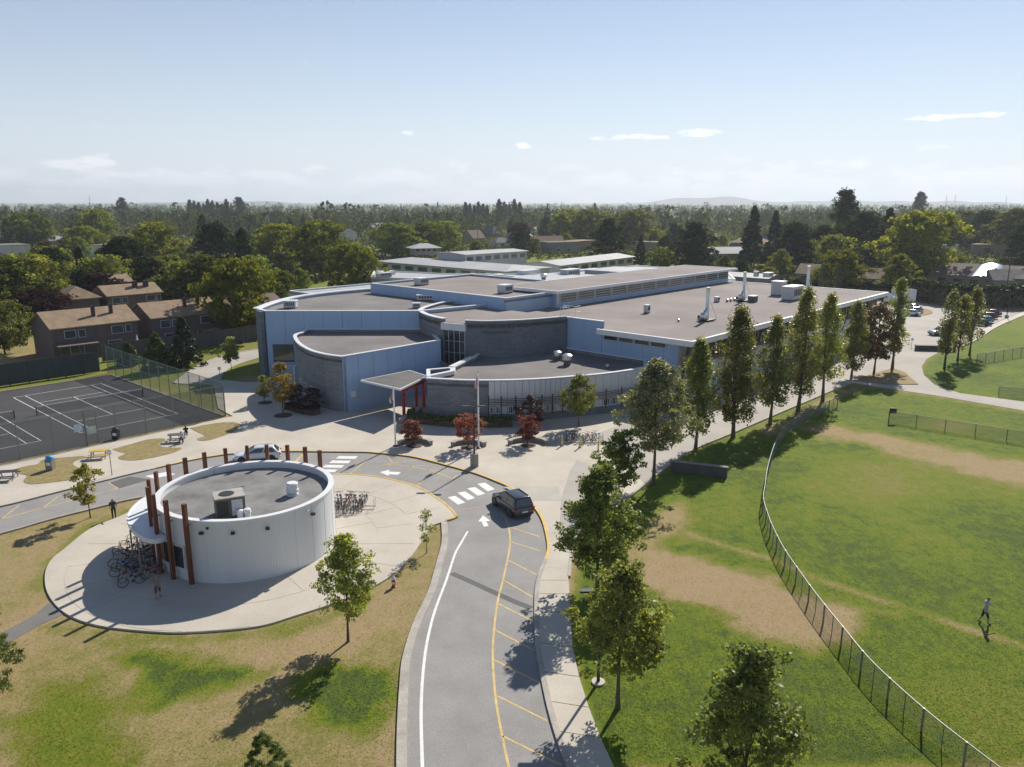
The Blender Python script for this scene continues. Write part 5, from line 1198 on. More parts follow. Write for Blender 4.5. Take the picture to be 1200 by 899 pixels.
# a wood of single trees filling the rest, nearest first
SCHOOL_KEEP = [[xy(UW(u, w)) for u, w in ((20, -135), (60, -135), (90, -160), (210, -160), (215, -40), (60, -40))]]
def clear_of(x, y, r):
    if any((x - a) ** 2 + (y - b) ** 2 < (r * .75 + c * .62) ** 2 for a, b, c in TREES): return False
    if any((x - a) ** 2 + (y - b) ** 2 < (r * .5 + c) ** 2 for a, b, c in HOUSES): return False
    u, w = x * UX + y * UY, x * WX + y * WY
    if 30 < u < 84 and -190 < w < -130 : return False
    if u < 215 and w > -152: return False
    if -60 < x < 60 and 190 < y < 345: return False
    if u < 300 and w > -62: return False
    return True
cnt = 0
for attempt in range(30000):
    if cnt >= 205: break
    y = 150 + 430 * rt.random() ** 1.0; xs = rt.uniform(-60, 1260); x = (xs - 600) / F_PX * y * 1.03
    k = rt.choices(['rg', 'ro', 'rl', 'rd', 'cd', 'cw', 'pu', 'ru', 'po'], [5, 5, 2.0, 5, 3.4, 2, .8, .6, .3])[0]
    h = KINDS[k][3] * rt.uniform(.6, 1.12)
    if not clear_of(x, y, KINDS[k][5] * h / KINDS[k][3]): continue
    top = HORIZON + (CAM_H - h) * F_PX / y
    if any(abs(xs - hx_) < hw_ + 2500 / y and y < hd_ and top < hy_ + 3 for hx_, hw_, hy_, hd_ in HPX) and rt.random() < .85: continue
    put(k, (x, y), h, rt.uniform(.85, 1.12), None, xs); cnt += 1
for (k, v), (p, used) in PROTO.items():
    if not used:
        for ch in list(p.children): bpy.data.objects.remove(ch)
        bpy.data.objects.remove(p)
# beyond that the trees run together into one mass
rng = np.random.default_rng(77); NT = 5200
yy = 560 * (4600 / 560) ** rng.uniform(0, 1, NT) ; xx = rng.uniform(-.76, .76, NT) * yy
hh = rng.uniform(8, 18, NT) * np.where(rng.uniform(0, 1, NT) < .05, 1.45, 1); ww = hh * rng.uniform(.32, .52, NT); cf = rng.uniform(0, 1, NT) < .3
ww[cf] *= .6
per = 46; idx = np.repeat(np.arange(NT), per); t = rng.uniform(0, 1, NT * per)
pr = np.where(cf[idx], 1 - t, np.sqrt(np.clip(1 - (2 * t - 1) ** 2, 0, 1))); an = rng.uniform(0, 2 * np.pi, NT * per); rd = ww[idx] * pr * np.sqrt(rng.uniform(0.2, 1, NT * per))
P = np.stack([xx[idx] + np.cos(an) * rd, yy[idx] + np.sin(an) * rd, .6 + hh[idx] * (.04 + .93 * t)], 1)
V, Q = leaf_quads(P, 1.0, rng, None, .5, .8); sc = (hh[idx] * .085)
Cq = np.repeat(P, 4, 0); V = Cq + (V - Cq) * np.repeat(sc, 4)[:, None]
far_leaf = M_leaf('leaf_far', (0.024, 0.034, 0.015), (0.090, 0.110, 0.034), .28, spec=.05, rough=.9)
wood = npmesh('distant_woodland', V, Q, far_leaf, None, np.clip(.6 * rng.uniform(0, 1, NT)[idx] + .3 * rng.uniform(0, 1, NT * per), 0, 1))
tag(wood, 'distant belt of mixed trees running along the whole horizon', 'woodland', kind='stuff')
# low scrub and garden growth between the far trees
n = 26000; yb = 165 + 900 * rng.uniform(0, 1, n) ** 1.4; xb = rng.uniform(-.75, .75, n) * yb
uu, w_ = xb * UX + yb * UY, xb * WX + yb * WY
keep = ~((uu < 215) & (w_ > -155)) & ~((np.abs(xb) < 62) & (yb < 345)) & ~((uu < 300) & (w_ > -64)) & ~((uu > 30) & (uu < 86) & (w_ > -190) & (w_ < -130))
for a, b, c in HOUSES: keep &= (xb - a) ** 2 + (yb - b) ** 2 > (c * .95) ** 2
xb, yb = xb[keep], yb[keep]; n = len(xb)
ci = np.repeat(np.arange(n), 8); P = np.stack([xb[ci] + rng.normal(0, 1.3, n * 8), yb[ci] + rng.normal(0, 1.3, n * 8), np.abs(rng.normal(.9, .8, n * 8))], 1)
V, Q = leaf_quads(P, .62, rng, None, .8, .75)
scr = npmesh('garden_scrub', V, Q, far_leaf, None, rng.uniform(0, 1, n * 8)); tag(scr, 'low garden shrubs and undergrowth between the suburban trees', 'shrubs', kind='stuff')

# grass: tufts standing on the near lawns, straw-coloured or green as the turf under them
rng = np.random.default_rng(21); n = 420000
gxx = rng.uniform(-.74, .74, n); gyy = np.minimum(27 + rng.exponential(22, n), 140)
gxx = gxx * (gyy + 2); ok = gyy < 125
for poly in (road_poly, ap_all, plaza_poly, sidewalk_l + sidewalk_r[::-1], px([(60, 704), (75, 720), (48, 732), (20, 748), (-30, 772), (-30, 755), (10, 738), (42, 720)])):
    ok &= poly_sd(gxx, gyy, poly) > .28
gxx, gyy = gxx[ok], gyy[ok]
ix = np.clip(np.searchsorted(gx, gxx) - 1, 0, len(gx) - 2); iy = np.clip(np.searchsorted(gy, gyy) - 1, 0, len(gy) - 2)
gv = green[iy, ix]
keepg = rng.uniform(0, 1, len(gv)) < (.30 + .70 * gv); gxx, gyy, gv = gxx[keepg], gyy[keepg], gv[keepg]; n = len(gv)
hgt = rng.uniform(.008, .022, n) * (1 + 1.2 * (rng.uniform(0, 1, n) < .05)); wd = rng.uniform(.015, .04, n); an = rng.uniform(0, 2 * np.pi, n); ln = rng.normal(0, .05, (n, 2))
B = np.stack([gxx, gyy, np.zeros(n)], 1); Sx = np.stack([np.cos(an) * wd, np.sin(an) * wd, np.zeros(n)], 1); T = B + np.stack([ln[:, 0], ln[:, 1], hgt], 1)
V = np.stack([B - Sx, B + Sx, T], 1).reshape(-1, 3)
gt = bpy.data.materials.new('grass_tuft'); gt.use_nodes = True; nt2 = gt.node_tree; p2 = nt2.nodes['Principled BSDF']; p2.inputs['Roughness'].default_value = .9; p2.inputs['Specular IOR Level'].default_value = .1
a2_ = nt2.nodes.new('ShaderNodeAttribute'); a2_.attribute_name = 'tint'
c2_ = _ramp(nt2, a2_.outputs['Fac'], [(0.0, (0.42, 0.32, 0.175)), (0.30, (0.33, 0.28, 0.10)), (0.55, (0.23, 0.25, 0.040)), (0.82, (0.155, 0.215, 0.022)), (1.0, (0.085, 0.128, 0.030))])
nt2.links.new(c2_, p2.inputs['Base Color']); tr2 = nt2.nodes.new('ShaderNodeBsdfTranslucent'); nt2.links.new(c2_, tr2.inputs[0]); ms2 = nt2.nodes.new('ShaderNodeMixShader'); ms2.inputs[0].default_value = .5
nt2.links.new(p2.outputs[0], ms2.inputs[1]); nt2.links.new(tr2.outputs[0], ms2.inputs[2]); nt2.links.new(ms2.outputs[0], nt2.nodes['Material Output'].inputs[0])
tuf = npmesh('grass', V, np.arange(n * 3).reshape(n, 3), gt, None, np.clip(gv + rng.normal(0, .16, n), 0, 1)); tag(tuf, 'short grass, straw-dry on the left lawn and green on the field', 'grass', kind='stuff')

# ================================================================ fences
def fence(name, label, path, h, spacing, fabric, pr=.045, cat='fence', rails=(1.0,), group=None, mid=False, z0=0.0, alt=False):
    """chain-link: posts, rails and the fabric between them"""
    t = thing(name, label, cat, (path[0][0], path[0][1], 0), group=group)
    P = [Vector((p[0], p[1])) for p in path]; seg = [0.0]
    for a, b in zip(P[:-1], P[1:]): seg.append(seg[-1] + (b - a).length)
    n = max(1, round(seg[-1] / spacing)); pts = []
    for k in range(n + 1):
        s = seg[-1] * k / n; i = max(j for j in range(len(seg) - 1) if seg[j] <= s + 1e-6); f = (s - seg[i]) / max(1e-6, seg[i + 1] - seg[i]); pts.append(P[i].lerp(P[i + 1], f))
    me = MB().tube([(0, 0, z0), (0, 0, h + .03)], pr, 7).mesh('post', 40); me.materials.append(steel_pt)
    me2 = MB().tube([(0, 0, z0), (0, 0, h)], pr * .5, 6).mesh('thin_post', 40); me2.materials.append(steel_pt)
    for k, p in enumerate(pts): link('thin_post' if alt and k % 2 else 'post', me2 if alt and k % 2 else me, None, t, Vector((p.x, p.y, 0)) - t.location)
    for r in rails: MB().tube([(p.x, p.y, h * r) for p in P], pr * .55, 6).build('rail', steel_pt, t, 40)
    b = MB()
    for a, c in zip(P[:-1], P[1:]): b.add([(a.x, a.y, z0 + .03), (c.x, c.y, z0 + .03), (c.x, c.y, h - .02), (a.x, a.y, h - .02)], [(0, 1, 2, 3)])
    b.build('wire_fabric', fabric, t)
    return t
fld = [(981, 477), (965, 484), (945, 493), (930, 503), (919, 512), (910, 526), (903, 545), (898, 565), (895.5, 583), (893.5, 600), (898, 618), (905, 637), (918, 663), (937, 692), (958, 722), (985, 757), (1015, 795), (1050, 830), (1092, 868), (1150, 915), (1220, 970)]
fence('ballpark_fence', 'long curving chain-link fence round the playing field', smooth_path([xy(G(x, y)) for x, y in fld], 4), 1.25, 1.25, chain, .055, alt=True)
fence('backstop_fence', 'straight low chain-link fence at the upper right of the field', [xy(G(1041, 494)), xy(G(1090, 502)), xy(G(1200, 520)), xy(G(1300, 536))], 1.3, 3.0, chain)
t = thing('field_sign', 'small dark board on the end post of the straight field fence', 'sign', xy(G(1041, 494)) + (0,), world=False)
MB().tube([(0, -.1, 0), (0, -.1, 1.7)], .05, 6).build('post', steel_pt, t); MB().box((.35, -.18, 1.35), (.8, .05, .6)).build('board', dark_m, t)
fence('field_fence', 'chain-link fence beside the three slim trees', [xy(G(1144, 427)), xy(G(1165, 423)), xy(G(1200, 417)), xy(G(1290, 402))], 1.6, 2.6, chain)
fence('field_fence', 'short chain-link fence below the curving path at right edge', [xy(G(1170, 464)), xy(G(1200, 466.5)), xy(G(1300, 474))], 1.3, 3.0, chain)
NF = [xy(UW(43.2, -86.2)), xy(UW(-16, -86.2))]
fence('court_fence', 'dark chain-link fence along the front of the tennis court', NF, 3.8, 3.05, chain_dk, .05, rails=(1.0,))
fence('court_fence', 'green-screened chain-link fence on the school side of tennis court', [xy(UW(43.2, -86.3)), xy(UW(43.2, -121.8))], 4.1, 3.05, chain_gr, .05, rails=(1.0, .5))
t = thing('court_gate', 'narrow gate with a pale sign in the tennis court fence', 'gate', xy(UW(28.2, -86.05)) + (0,), U_ANG, world=False)
for s in (-.55, .55): MB().tube([(s, 0, 0), (s, 0, 3.6)], .06, 7).build('gate_post', steel_pt, t)
MB().box((0, -.05, 1.6), (.9, .03, .8)).build('sign_board', M('sign_pale', (.42, .48, .46), .5), t); MB().box((-1.3, -.06, 2.1), (.8, .03, .8)).build('notice_board', M('sign_blue_white', (.45, .56, .66), .5), t)
# tennis nets
for u0, lab in ((28.85, 'tennis net on the right-hand court'), (13.9, 'tennis net on the court at the left edge')):
    t = thing('tennis_net', lab, 'tennis net', xy(UW(u0 + 5.5, -103.4)) + (0,), U_ANG, world=False)
    for s in (-6.3, 6.3): MB().tube([(s, 0, 0), (s, 0, 1.12)], .06, 8).build('net_post', dark_m, t)
    MB().box((0, 0, 1.02), (12.6, .05, .07)).build('net_band', paint_w, t); MB().add([(-6.3, 0, .03), (6.3, 0, .03), (6.3, 0, .98), (-6.3, 0, .98)], [(0, 1, 2, 3)]).build('net', chain_dk, t)
# boarded fence in front of the townhouses
def board_fence(label, u0, u1, w, h, seg_l=2.4, fw_=fence_wood):
    n = round((u1 - u0) / seg_l); t = thing('wooden_fence', label, 'fence', xy(UW(u0, w)) + (0,), U_ANG, world=False)
    pm = MB().box((0, 0, h / 2), (.14, .16, h + .1)).mesh('post'); pm.materials.append(fw_)
    b = MB().box((0, .0, h / 2), (seg_l - .16, .05, h - .2))
    for k in range(7): b.box((-seg_l / 2 + .28 + k * .31, -.04, h / 2), (.27, .03, h - .22))
    bm_ = b.mesh('fence_panel'); bm_.materials.append(fw_)
    rm = MB().box((0, -.06, 0), (seg_l - .15, .06, .10)).mesh('fence_rail'); rm.materials.append(fw_)
    for k in range(n):
        link('post', pm, None, t, (k * seg_l, 0, 0)); p = link('fence_panel', bm_, None, t, (k * seg_l + seg_l / 2, 0, 0)); link('fence_rail', rm, None, p, (0, 0, h * .55)); link('fence_rail', rm, None, p, (0, 0, h - .12))
    return t
board_fence('tall green-grey board fence directly behind the tennis court', -10, 43.2, -123.6, 3.2, 2.4, fence_green)
p = UW(52.5, -133.5); t = thing('patio_umbrella', 'closed white patio umbrella behind the fence beside small conifer', 'umbrella', (p.x, p.y, 0), world=False)
MB().tube([(0, 0, 0), (0, 0, 3.2)], .035, 6).build('pole', steel_pt, t); MB().lathe((0, 0, 1.2), [(.12, 0), (.24, .1), (.2, 1.2), (.06, 2.1), (.02, 2.2)], 10).build('folded_canopy', white_m, t, 50); MB().lathe((0, 0, 0), [(.3, 0), (.3, .1)], 12).build('base', concrete_dk, t)
board_fence('taller brown-grey board fence between townhouses and back path', 46, 86, -131.3, 2.9)

# ================================================================ cars
tyre_m = M('tyre', (.02, .02, .02), .8); rim_m = M('wheel_rim', (.45, .46, .47), .35, .05, metal=.7); carglass = M('car_glass', (.05, .062, .078), .04, .05, spec=.9); lamp_r = M('tail_lamp', (.35, .02, .02), .2); lamp_w = M('head_lamp', (.75, .76, .78), .15); plate_m = M('number_plate', (.65, .68, .72), .4)
def paint(name, c, metal=.25): return M(name, c, .22, .02, .5, 0, 6, metal=metal, spec=.6, coat=1.0, fine=.01)
def car(name, label, loc, heading, Lc, Wc, Hc, pm, kind, group=None, cat='car'):
    """local +x is forward"""
    t = thing(name, label, cat, (loc[0], loc[1], loc[2] if len(loc) > 2 else ZR), heading, group, world=False)
    w = Wc / 2; suv = kind in ('suv', 'van'); hb = Hc * (.60 if suv else .62)
    hood = hb * (.98 if suv else .95)
    st = [(-.500, .42, .60, .80), (-.492, .30, hb * .82, .90), (-.47, .26, hb * .98, .96), (-.36, .24, hb * 1.01, 1.0), (-.10, .22, hb, 1.0), (.14, .22, hb * .985, 1.0), (.24, .22, hood * .985, .995), (.36, .24, hood * .93, .975), (.45, .26, hood * .86, .93), (.487, .30, hood * .74, .86), (.500, .40, hood * .60, .74)]
    ring_, b = [], MB(); n = 12
    for (x, zl, zb, wf) in st:
        ww = w * wf; zm = zl + (zb - zl) * .55
        for (y, z) in ((-.80, zl), (-.965, zl + .10), (-1.0, zm), (-.985, zb - .10), (-.90, zb - .015), (-.55, zb + .02), (.55, zb + .02), (.90, zb - .015), (.985, zb - .10), (1.0, zm), (.965, zl + .10), (.80, zl)): b.v.append((x * Lc, y * ww, z))
    for i in range(len(st) - 1):
        for k in range(n): b.f.append((i * n + k, i * n + (k + 1) % n, (i + 1) * n + (k + 1) % n, (i + 1) * n + k))
    b.f += [tuple(range(n))[::-1], tuple((len(st) - 1) * n + k for k in range(n))]
    b.build('body', pm, t, 38)
    x0, x1, x2, x3 = {'suv': (-.475, -.425, .06, .235), 'van': (-.495, -.47, .18, .33), 'hatch': (-.47, -.36, .04, .26), 'sedan': (-.40, -.26, .04, .25)}[kind]
    xb0, xr0, xr1, xb1 = x0 * Lc, x1 * Lc, x2 * Lc, x3 * Lc; zb, zt = hb - .01, Hc; yb, yt = w * .93, w * .74; zr = zt - .07
    cv = [(xb0, -yb, zb), (xb1, -yb, zb), (xb1, yb, zb), (xb0, yb, zb), (xr0, -yt, zr), (xr1, -yt, zr), (xr1, yt, zr), (xr0, yt, zr),
          (xr0 + .12, -yt * .8, zt), (xr1 - .25, -yt * .8, zt), (xr1 - .25, yt * .8, zt), (xr0 + .12, yt * .8, zt)]
    MB().add(cv, [(0, 1, 5, 4), (1, 2, 6, 5), (2, 3, 7, 6), (3, 0, 4, 7), (4, 5, 9, 8), (5, 6, 10, 9), (6, 7, 11, 10), (7, 4, 8, 11), (8, 9, 10, 11)]).build('cabin', pm, t, 50); bv = t.children[-1].modifiers.new('bevel', 'BEVEL'); bv.width = .07; bv.segments = 3
    def pane(nm, q, off, ins=.10):
        q = [Vector(p) for p in q]; c = sum(q, Vector()) / len(q); q = [c + (p - c) * (1 - ins) + Vector(off) for p in q]; nn = Vector(off).normalized() * -.02
        MB().add(q + [p + nn for p in q], [(0, 1, 2, 3), (7, 6, 5, 4)] + [(i, (i + 1) % 4, 4 + (i + 1) % 4, 4 + i) for i in range(4)]).build(nm, carglass, t)
    pane('windscreen', [cv[1], cv[2], cv[6], cv[5]], (.014, 0, .008)); pane('rear_window', [cv[3], cv[0], cv[4], cv[7]], (-.014, 0, .006), .16)
    for s in (-1, 1):
        f = lambda x, z: (x, s * (yb + (yt - yb) * (z - zb) / (zr - zb)), z)
        za, zc = zb + .04, zr - .02; cuts = [(-.02, .0)]
        xm = (xr0 + xr1) / 2 + .05
        lo = lambda u: xb0 + (xb1 - xb0) * u; hi = lambda u: xr0 + (xr1 - xr0) * u
        um = .47
        for a, c_ in ((.06, um - .015), (um + .015, .93)):
            pane('side_window', [f(lo(a) if a > .1 else lo(.09), za), f(lo(c_), za), f(hi(c_), zc), f(hi(a), zc)], (0, s * .014, .004), .03)
        MB().box((xb1 - .38, s * (w + .09), zb + .06), (.14, .22, .14)).build('wing_mirror', pm, t)
        MB().box((Lc * .475, s * w * .66, hood * .70), (.20, .36, .13), rz=-s * .35).build('headlight', lamp_w, t)
        MB().box((-Lc * .487, s * w * .80, hb * .80), (.10, .30, .20 if not suv else .26), rz=s * .3).build('tail_light', lamp_r, t)
        MB().box((-.1, s * (w - .004), .33), (Lc * .50, .03, .10)).build('sill', dark_m, t)
        for xw in (-.305, .315):
            r = .335 if not suv else .37; mx = Matrix.Rotation(R(90), 3, 'X')
            MB().lathe((xw * Lc, s * (w - .09), r), [(r + .05, -.13 * s), (r + .05, .095 * s)], 18, mx).build('wheel_arch', dark_m, t)
            wh = MB().lathe((xw * Lc, s * (w - .10), r), [(r * .6, -.115), (r * .95, -.115), (r, -.08), (r, .08), (r * .95, .115), (r * .6, .115)], 20, mx).build('wheel', tyre_m, t, 40)
            MB().lathe((xw * Lc, s * (w - .10), r), [(r * .62, -.122), (r * .62, .122)], 16, mx).build('rim', rim_m, wh)
    MB().box((-Lc * .497, 0, hb * .58), (.06, .52, .13)).build('number_plate', plate_m, t)
    MB().box((-Lc * .488, 0, .40), (.14, Wc * .84, .16)).build('rear_bumper', dark_m if suv else pm, t); MB().box((Lc * .487, 0, .42), (.14, Wc * .70, .20)).build('grille', dark_m, t)
    if suv and kind == 'suv':
        for s in (-1, 1): MB().bar((xr0 + .2, s * yt * .86, zt + .02), (xr1 - .3, s * yt * .86, zt + .02), .05).build('roof_rail', dark_m, t)
        for k in range(5): MB().box(((xr0 + xr1) / 2, -.4 + k * .2, zt + .004), ((xr1 - xr0) * .74, .07, .012)).build('roof_rib', pm, t)
    return t
black_p, white_p, red_p, blue_p, navy_p, silver_p = paint('paint_black_car', (.026, .026, .031)), paint('paint_white_car', (.70, .71, .72), 0), paint('paint_red_car', (.16, .02, .025)), paint('paint_blue_car', (.04, .25, .42)), paint('paint_navy_car', (.02, .03, .07)), paint('paint_silver_car', (.40, .41, .42), .5)
f0, f1 = G(605, 601), G(588, 579); d = (f1 - f0)
car('suv_car', 'black SUV driving away along the loop road with its lights on', xy(G(600, 597)), R(117), 4.6, 1.9, 1.72, black_p, 'suv')
car('white_car', 'white hatchback parked on the road behind the round pavilion', xy(G(302, 539)), math.atan2(*(G(268, 541.5) - G(336, 536.5)).yx), 4.5, 1.78, 1.47, white_p, 'hatch')
PKG = 'cars in the far car park'
for (x, y, hd, pm, kd, lab) in ((1102, 393, 185, silver_p, 'suv', 'silver SUV parked behind the dark planter wall'), (1121, 388.5, 185, white_p, 'hatch', 'white car beside the silver SUV behind the slim trees'),
        (1150, 378, 150, blue_p, 'hatch', 'light blue car in the right-hand parking row'), (1147, 381.5, 150, navy_p, 'sedan', 'dark blue car in front of the light blue one'), (1160, 370, 150, red_p, 'sedan', 'dark red car at the end of the right-hand row'),
        (1066, 370, 150, white_p, 'sedan', 'white sedan nearest in the left-hand parking row'), (1069, 366.5, 150, silver_p, 'hatch', 'silver car behind the white sedan'), (1067, 363, 150, navy_p, 'sedan', 'dark car farthest in the left-hand row'), (1155, 373.5, 150, red_p, 'hatch', 'red hatchback between blue and dark red cars')):
    p = G(x, y); car('parked_car', lab, (p.x, p.y, .034), R(hd), 4.5, 1.8, 1.72 if kd == 'suv' else 1.46, pm, kd, PKG)
p = G(1062, 362); t = thing('box_truck', 'white box truck at the back of the car park', 'truck', (p.x + 3, p.y + 10, .03), R(180), world=False)
MB().box((-1, 0, 2.2), (5.2, 2.4, 2.8)).build('cargo_box', white_p, t); MB().box((2.6, 0, 1.5), (1.8, 2.2, 1.9)).build('cab', white_p, t); MB().box((3.45, 0, 1.9), (.15, 1.9, .8)).build('windscreen', carglass, t)
for x in (-2.4, 2.5):
    for s in (-1, 1): MB().lathe((x, s * 1.05, .45), [(.45, -.14), (.45, .14)], 16, Matrix.Rotation(R(90), 3, 'X')).build('wheel', tyre_m, t)
p = UW(162, -62); t = thing('delivery_van', 'white-roofed van half hidden behind the columnar row end', 'van', (p.x, p.y, .034), U_ANG, world=False)
MB().box((0, 0, 1.5), (6.5, 2.2, 2.2)).build('body', white_p, t); MB().box((3.0, 0, 1.9), (.9, 2.0, .8)).build('windscreen', carglass, t)
for x in (-2, 2):
    for s in (-1, 1): MB().lathe((x, s * 1.0, .4), [(.4, -.12), (.4, .12)], 16, Matrix.Rotation(R(90), 3, 'X')).build('wheel', tyre_m, t)
p = G(1087, 411); t = thing('planter_wall', 'dark low planter wall across the car park entry', 'wall', (p.x, p.y, 0), -.12, world=False)
MB().box((1.2, 0, .45), (6.5, .7, .9)).build('wall', M('planter_dark', (.09, .085, .08), .9), t); MB().box((1.2, 0, .93), (6.7, .9, .08)).build('coping', concrete_dk, t)

# ================================================================ bicycles
rub = M('bike_tyre', (.025, .025, .028), .8); bikec = [M('bike_blue', (.10, .22, .36), .4), M('bike_black', (.025, .025, .03), .4), M('bike_red', (.30, .03, .04), .4), M('bike_silver', (.40, .42, .44), .35, metal=.5)]
def make_bike(fm):
    t = thing('bicycle', '', 'bicycle', world=False); mx = Matrix.Rotation(R(90), 3, 'X')
    for x in (-.52, .52):
        pts = [(x + .33 * math.cos(2 * math.pi * k / 16), 0, .34 + .33 * math.sin(2 * math.pi * k / 16)) for k in range(17)]
        wh = MB().tube(pts, .024, 5, False).build('wheel', rub, t); b = MB()
        for k in range(8): a = math.pi * k / 8; b.tube([(x - .32 * math.cos(a), 0, .34 - .32 * math.sin(a)), (x + .32 * math.cos(a), 0, .34 + .32 * math.sin(a))], .004, 3, False)
        b.build('spokes', steel, wh)
    b = MB()
    for p, q in (((-.52, 0, .34), (-.08, 0, .30)), ((-.08, 0, .30), (-.20, 0, .84)), ((-.20, 0, .80), (-.52, 0, .34)), ((-.19, 0, .76), (.34, 0, .82)), ((-.08, 0, .30), (.36, 0, .74)), ((.32, 0, .92), (.52, 0, .34))): b.tube([p, q], .022, 6)
    b.build('frame', fm, t); MB().tube([(.32, -.28, 1.0), (.30, -.1, 1.02), (.31, 0, .98), (.30, .1, 1.02), (.32, .28, 1.0)], .018, 6).build('handlebar', dark_m, t)
    MB().box((-.22, 0, .90), (.26, .14, .06)).build('saddle', dark_m, t); MB().lathe((-.08, .04, .30), [(.09, -.01), (.09, .01)], 12, mx).build('chainring', dark_m, t)
    return t
BK = [(make_bike(m), []) for m in bikec]; rk = random.Random(9)
def bikes(spots, label, group, z=ZP):
    for i, (x, y, a) in enumerate(spots):
        p, u = BK[i % 4]; o = place(p, u, (x, y, z), a, label[i % 4] if isinstance(label, list) else label, 1.0, group); o.rotation_euler = (rk.uniform(-.16, .16), 0, a)
cols = ['blue', 'black', 'red', 'silver']
p0, p1 = G(394, 597), G(426, 596)
spots = [(p0.x + (p1.x - p0.x) * ((k % 7) / 6.0) + rk.uniform(-.1, .1), p0.y + (k // 7) * 1.5 - .5 + rk.uniform(-.25, .25), R(90) + rk.uniform(-.5, .5)) for k in range(14)]
bikes(spots, [f'{c} bicycle packed in the rack right of the round pavilion' for c in cols], 'bicycles beside the pavilion')
spots = [(G(664 + k * 4.6, 519).x, G(664, 519).y + rk.uniform(-.4, .5), R(90) + rk.uniform(-.7, .7)) for k in range(9)]
bikes(spots, [f'{c} bicycle in the plaza rack behind the yellow bollards' for c in cols], 'bicycles in the plaza rack')
spots = [arc(7.15 + .3 * (k % 2), 148 + k * 5.6) + (R(148 + k * 5.6) + rk.uniform(-.25, .25),) for k in range(15)]
bikes(spots, [f'{c} bicycle parked in the shade under the pavilion shelter' for c in cols], 'bicycles under the shelter')
spots = [arc(8.5 + .2 * (k % 2), 186 + k * 6.0) + (R(186 + k * 6.0) + rk.uniform(-.3, .3),) for k in range(8)]
bikes(spots, [f'{c} bicycle at the outer edge of the pavilion shelter' for c in cols], 'bicycles outside the shelter')
for c, w_, rz, lab in ((G(410, 597), 4.2, 0, 'bicycle rack right of the round pavilion'), (G(682, 519), 4.4, 0, 'bicycle rack on the plaza by the yellow-green tree')):
    t = thing('bicycle_rack', lab, 'bicycle rack', (c.x, c.y, ZP), rz, world=False)
    for k in range(6): x = -w_ / 2 + w_ * k / 5; MB().tube([(x, -.4, 0), (x, -.4, .75), (x, -.2, .85), (x, .2, .85), (x, .4, .75), (x, .4, 0)], .025, 6).build('hoop', steel, t)
    for s in (-.4, .4): MB().tube([(-w_ / 2, s, .04), (w_ / 2, s, .04)], .025, 6).build('base_rail', steel, t)

# ================================================================ street furniture
yel_m = M('bollard_yellow', (.62, .46, .16), .5); pole_w = M('pole_white', (.85, .85, .85), .3, .02)
for (x, y, lab) in ((658.5, 524, 'yellow bollard nearest the red maple'), (679.5, 526, 'middle yellow bollard before the bicycle rack'), (701, 530, 'right-hand yellow bollard nearest the green tree')):
    g = G(x, y); t = thing('bollard', lab, 'bollard', (g.x, g.y, ZP), 0, 'yellow bollards', world=False)
    MB().lathe((0, 0, 0), [(.09, 0), (.09, 1.05), (.06, 1.12), (.01, 1.14)], 12).build('post', yel_m, t, 40); MB().box((0, 0, .02), (.3, .3, .04)).build('base_plate', dark_m, t)
def flag(t, z, cols_, w_, h_, dx):
    """a flag hanging limp in folds down the pole; cols_ from hoist to fly"""
    n = len(cols_); zt = z
    for i, m in enumerate(cols_):
        b = MB(); vs = []
        for k in range(9):
            f = k / 8; zz = zt - h_ * (.1 + .9 * f)
            for e in (0, 1):
                u = (i + e) / n; vs.append((dx * (.06 + .42 * u * (.6 + .4 * math.sin(f * 3))), .10 * math.sin(u * 9 + f * 4) * (0.4 + f), zz - .55 * u * h_ * (1 - .3 * f)))
        vs += [(x, y + .012, zz) for x, y, zz in vs[:18]]
        fs = [(k * 2, k * 2 + 1, k * 2 + 3, k * 2 + 2) for k in range(8)] + [(18 + k * 2, 18 + k * 2 + 2, 18 + k * 2 + 3, 18 + k * 2 + 1) for k in range(8)]
        b.add(vs, fs).build('flag_band', m, t, 60)
fr_, fwh, fbl, fye = M('flag_red', (.42, .02, .05), .8), M('flag_white', (.62, .62, .62), .8), M('flag_blue', (.10, .14, .28), .8), M('flag_gold', (.45, .30, .08), .8)
for (x, y, ty, lab, cl) in ((463.5, 524, 453, 'white flagpole nearest the entrance canopy with a limp pale flag', [fwh, fbl, fye, fwh]), (561, 526.5, 437, 'taller white flagpole with a limp red and white flag', [fr_, fwh, fwh, fr_])):
    g = G(x, y); h = HT(x, y, ty); t = thing('flagpole', lab, 'flagpole', (g.x, g.y, ZP), 0, 'flagpoles on the plaza', world=False)
    MB().lathe((0, 0, 0), [(.10, 0), (.095, h * .4), (.06, h - .1)], 12).build('pole', pole_w, t, 40); MB().lathe((0, 0, h - .1), [(.02, 0), (.09, .06), (.09, .12), (.02, .18)], 10).build('finial', fye, t, 60)
    MB().lathe((0, 0, 0), [(.26, 0), (.26, .06), (.14, .12)], 14).build('base_collar', dark_m, t); flag(t, h - .25, cl, .9, 1.25, -1.0)
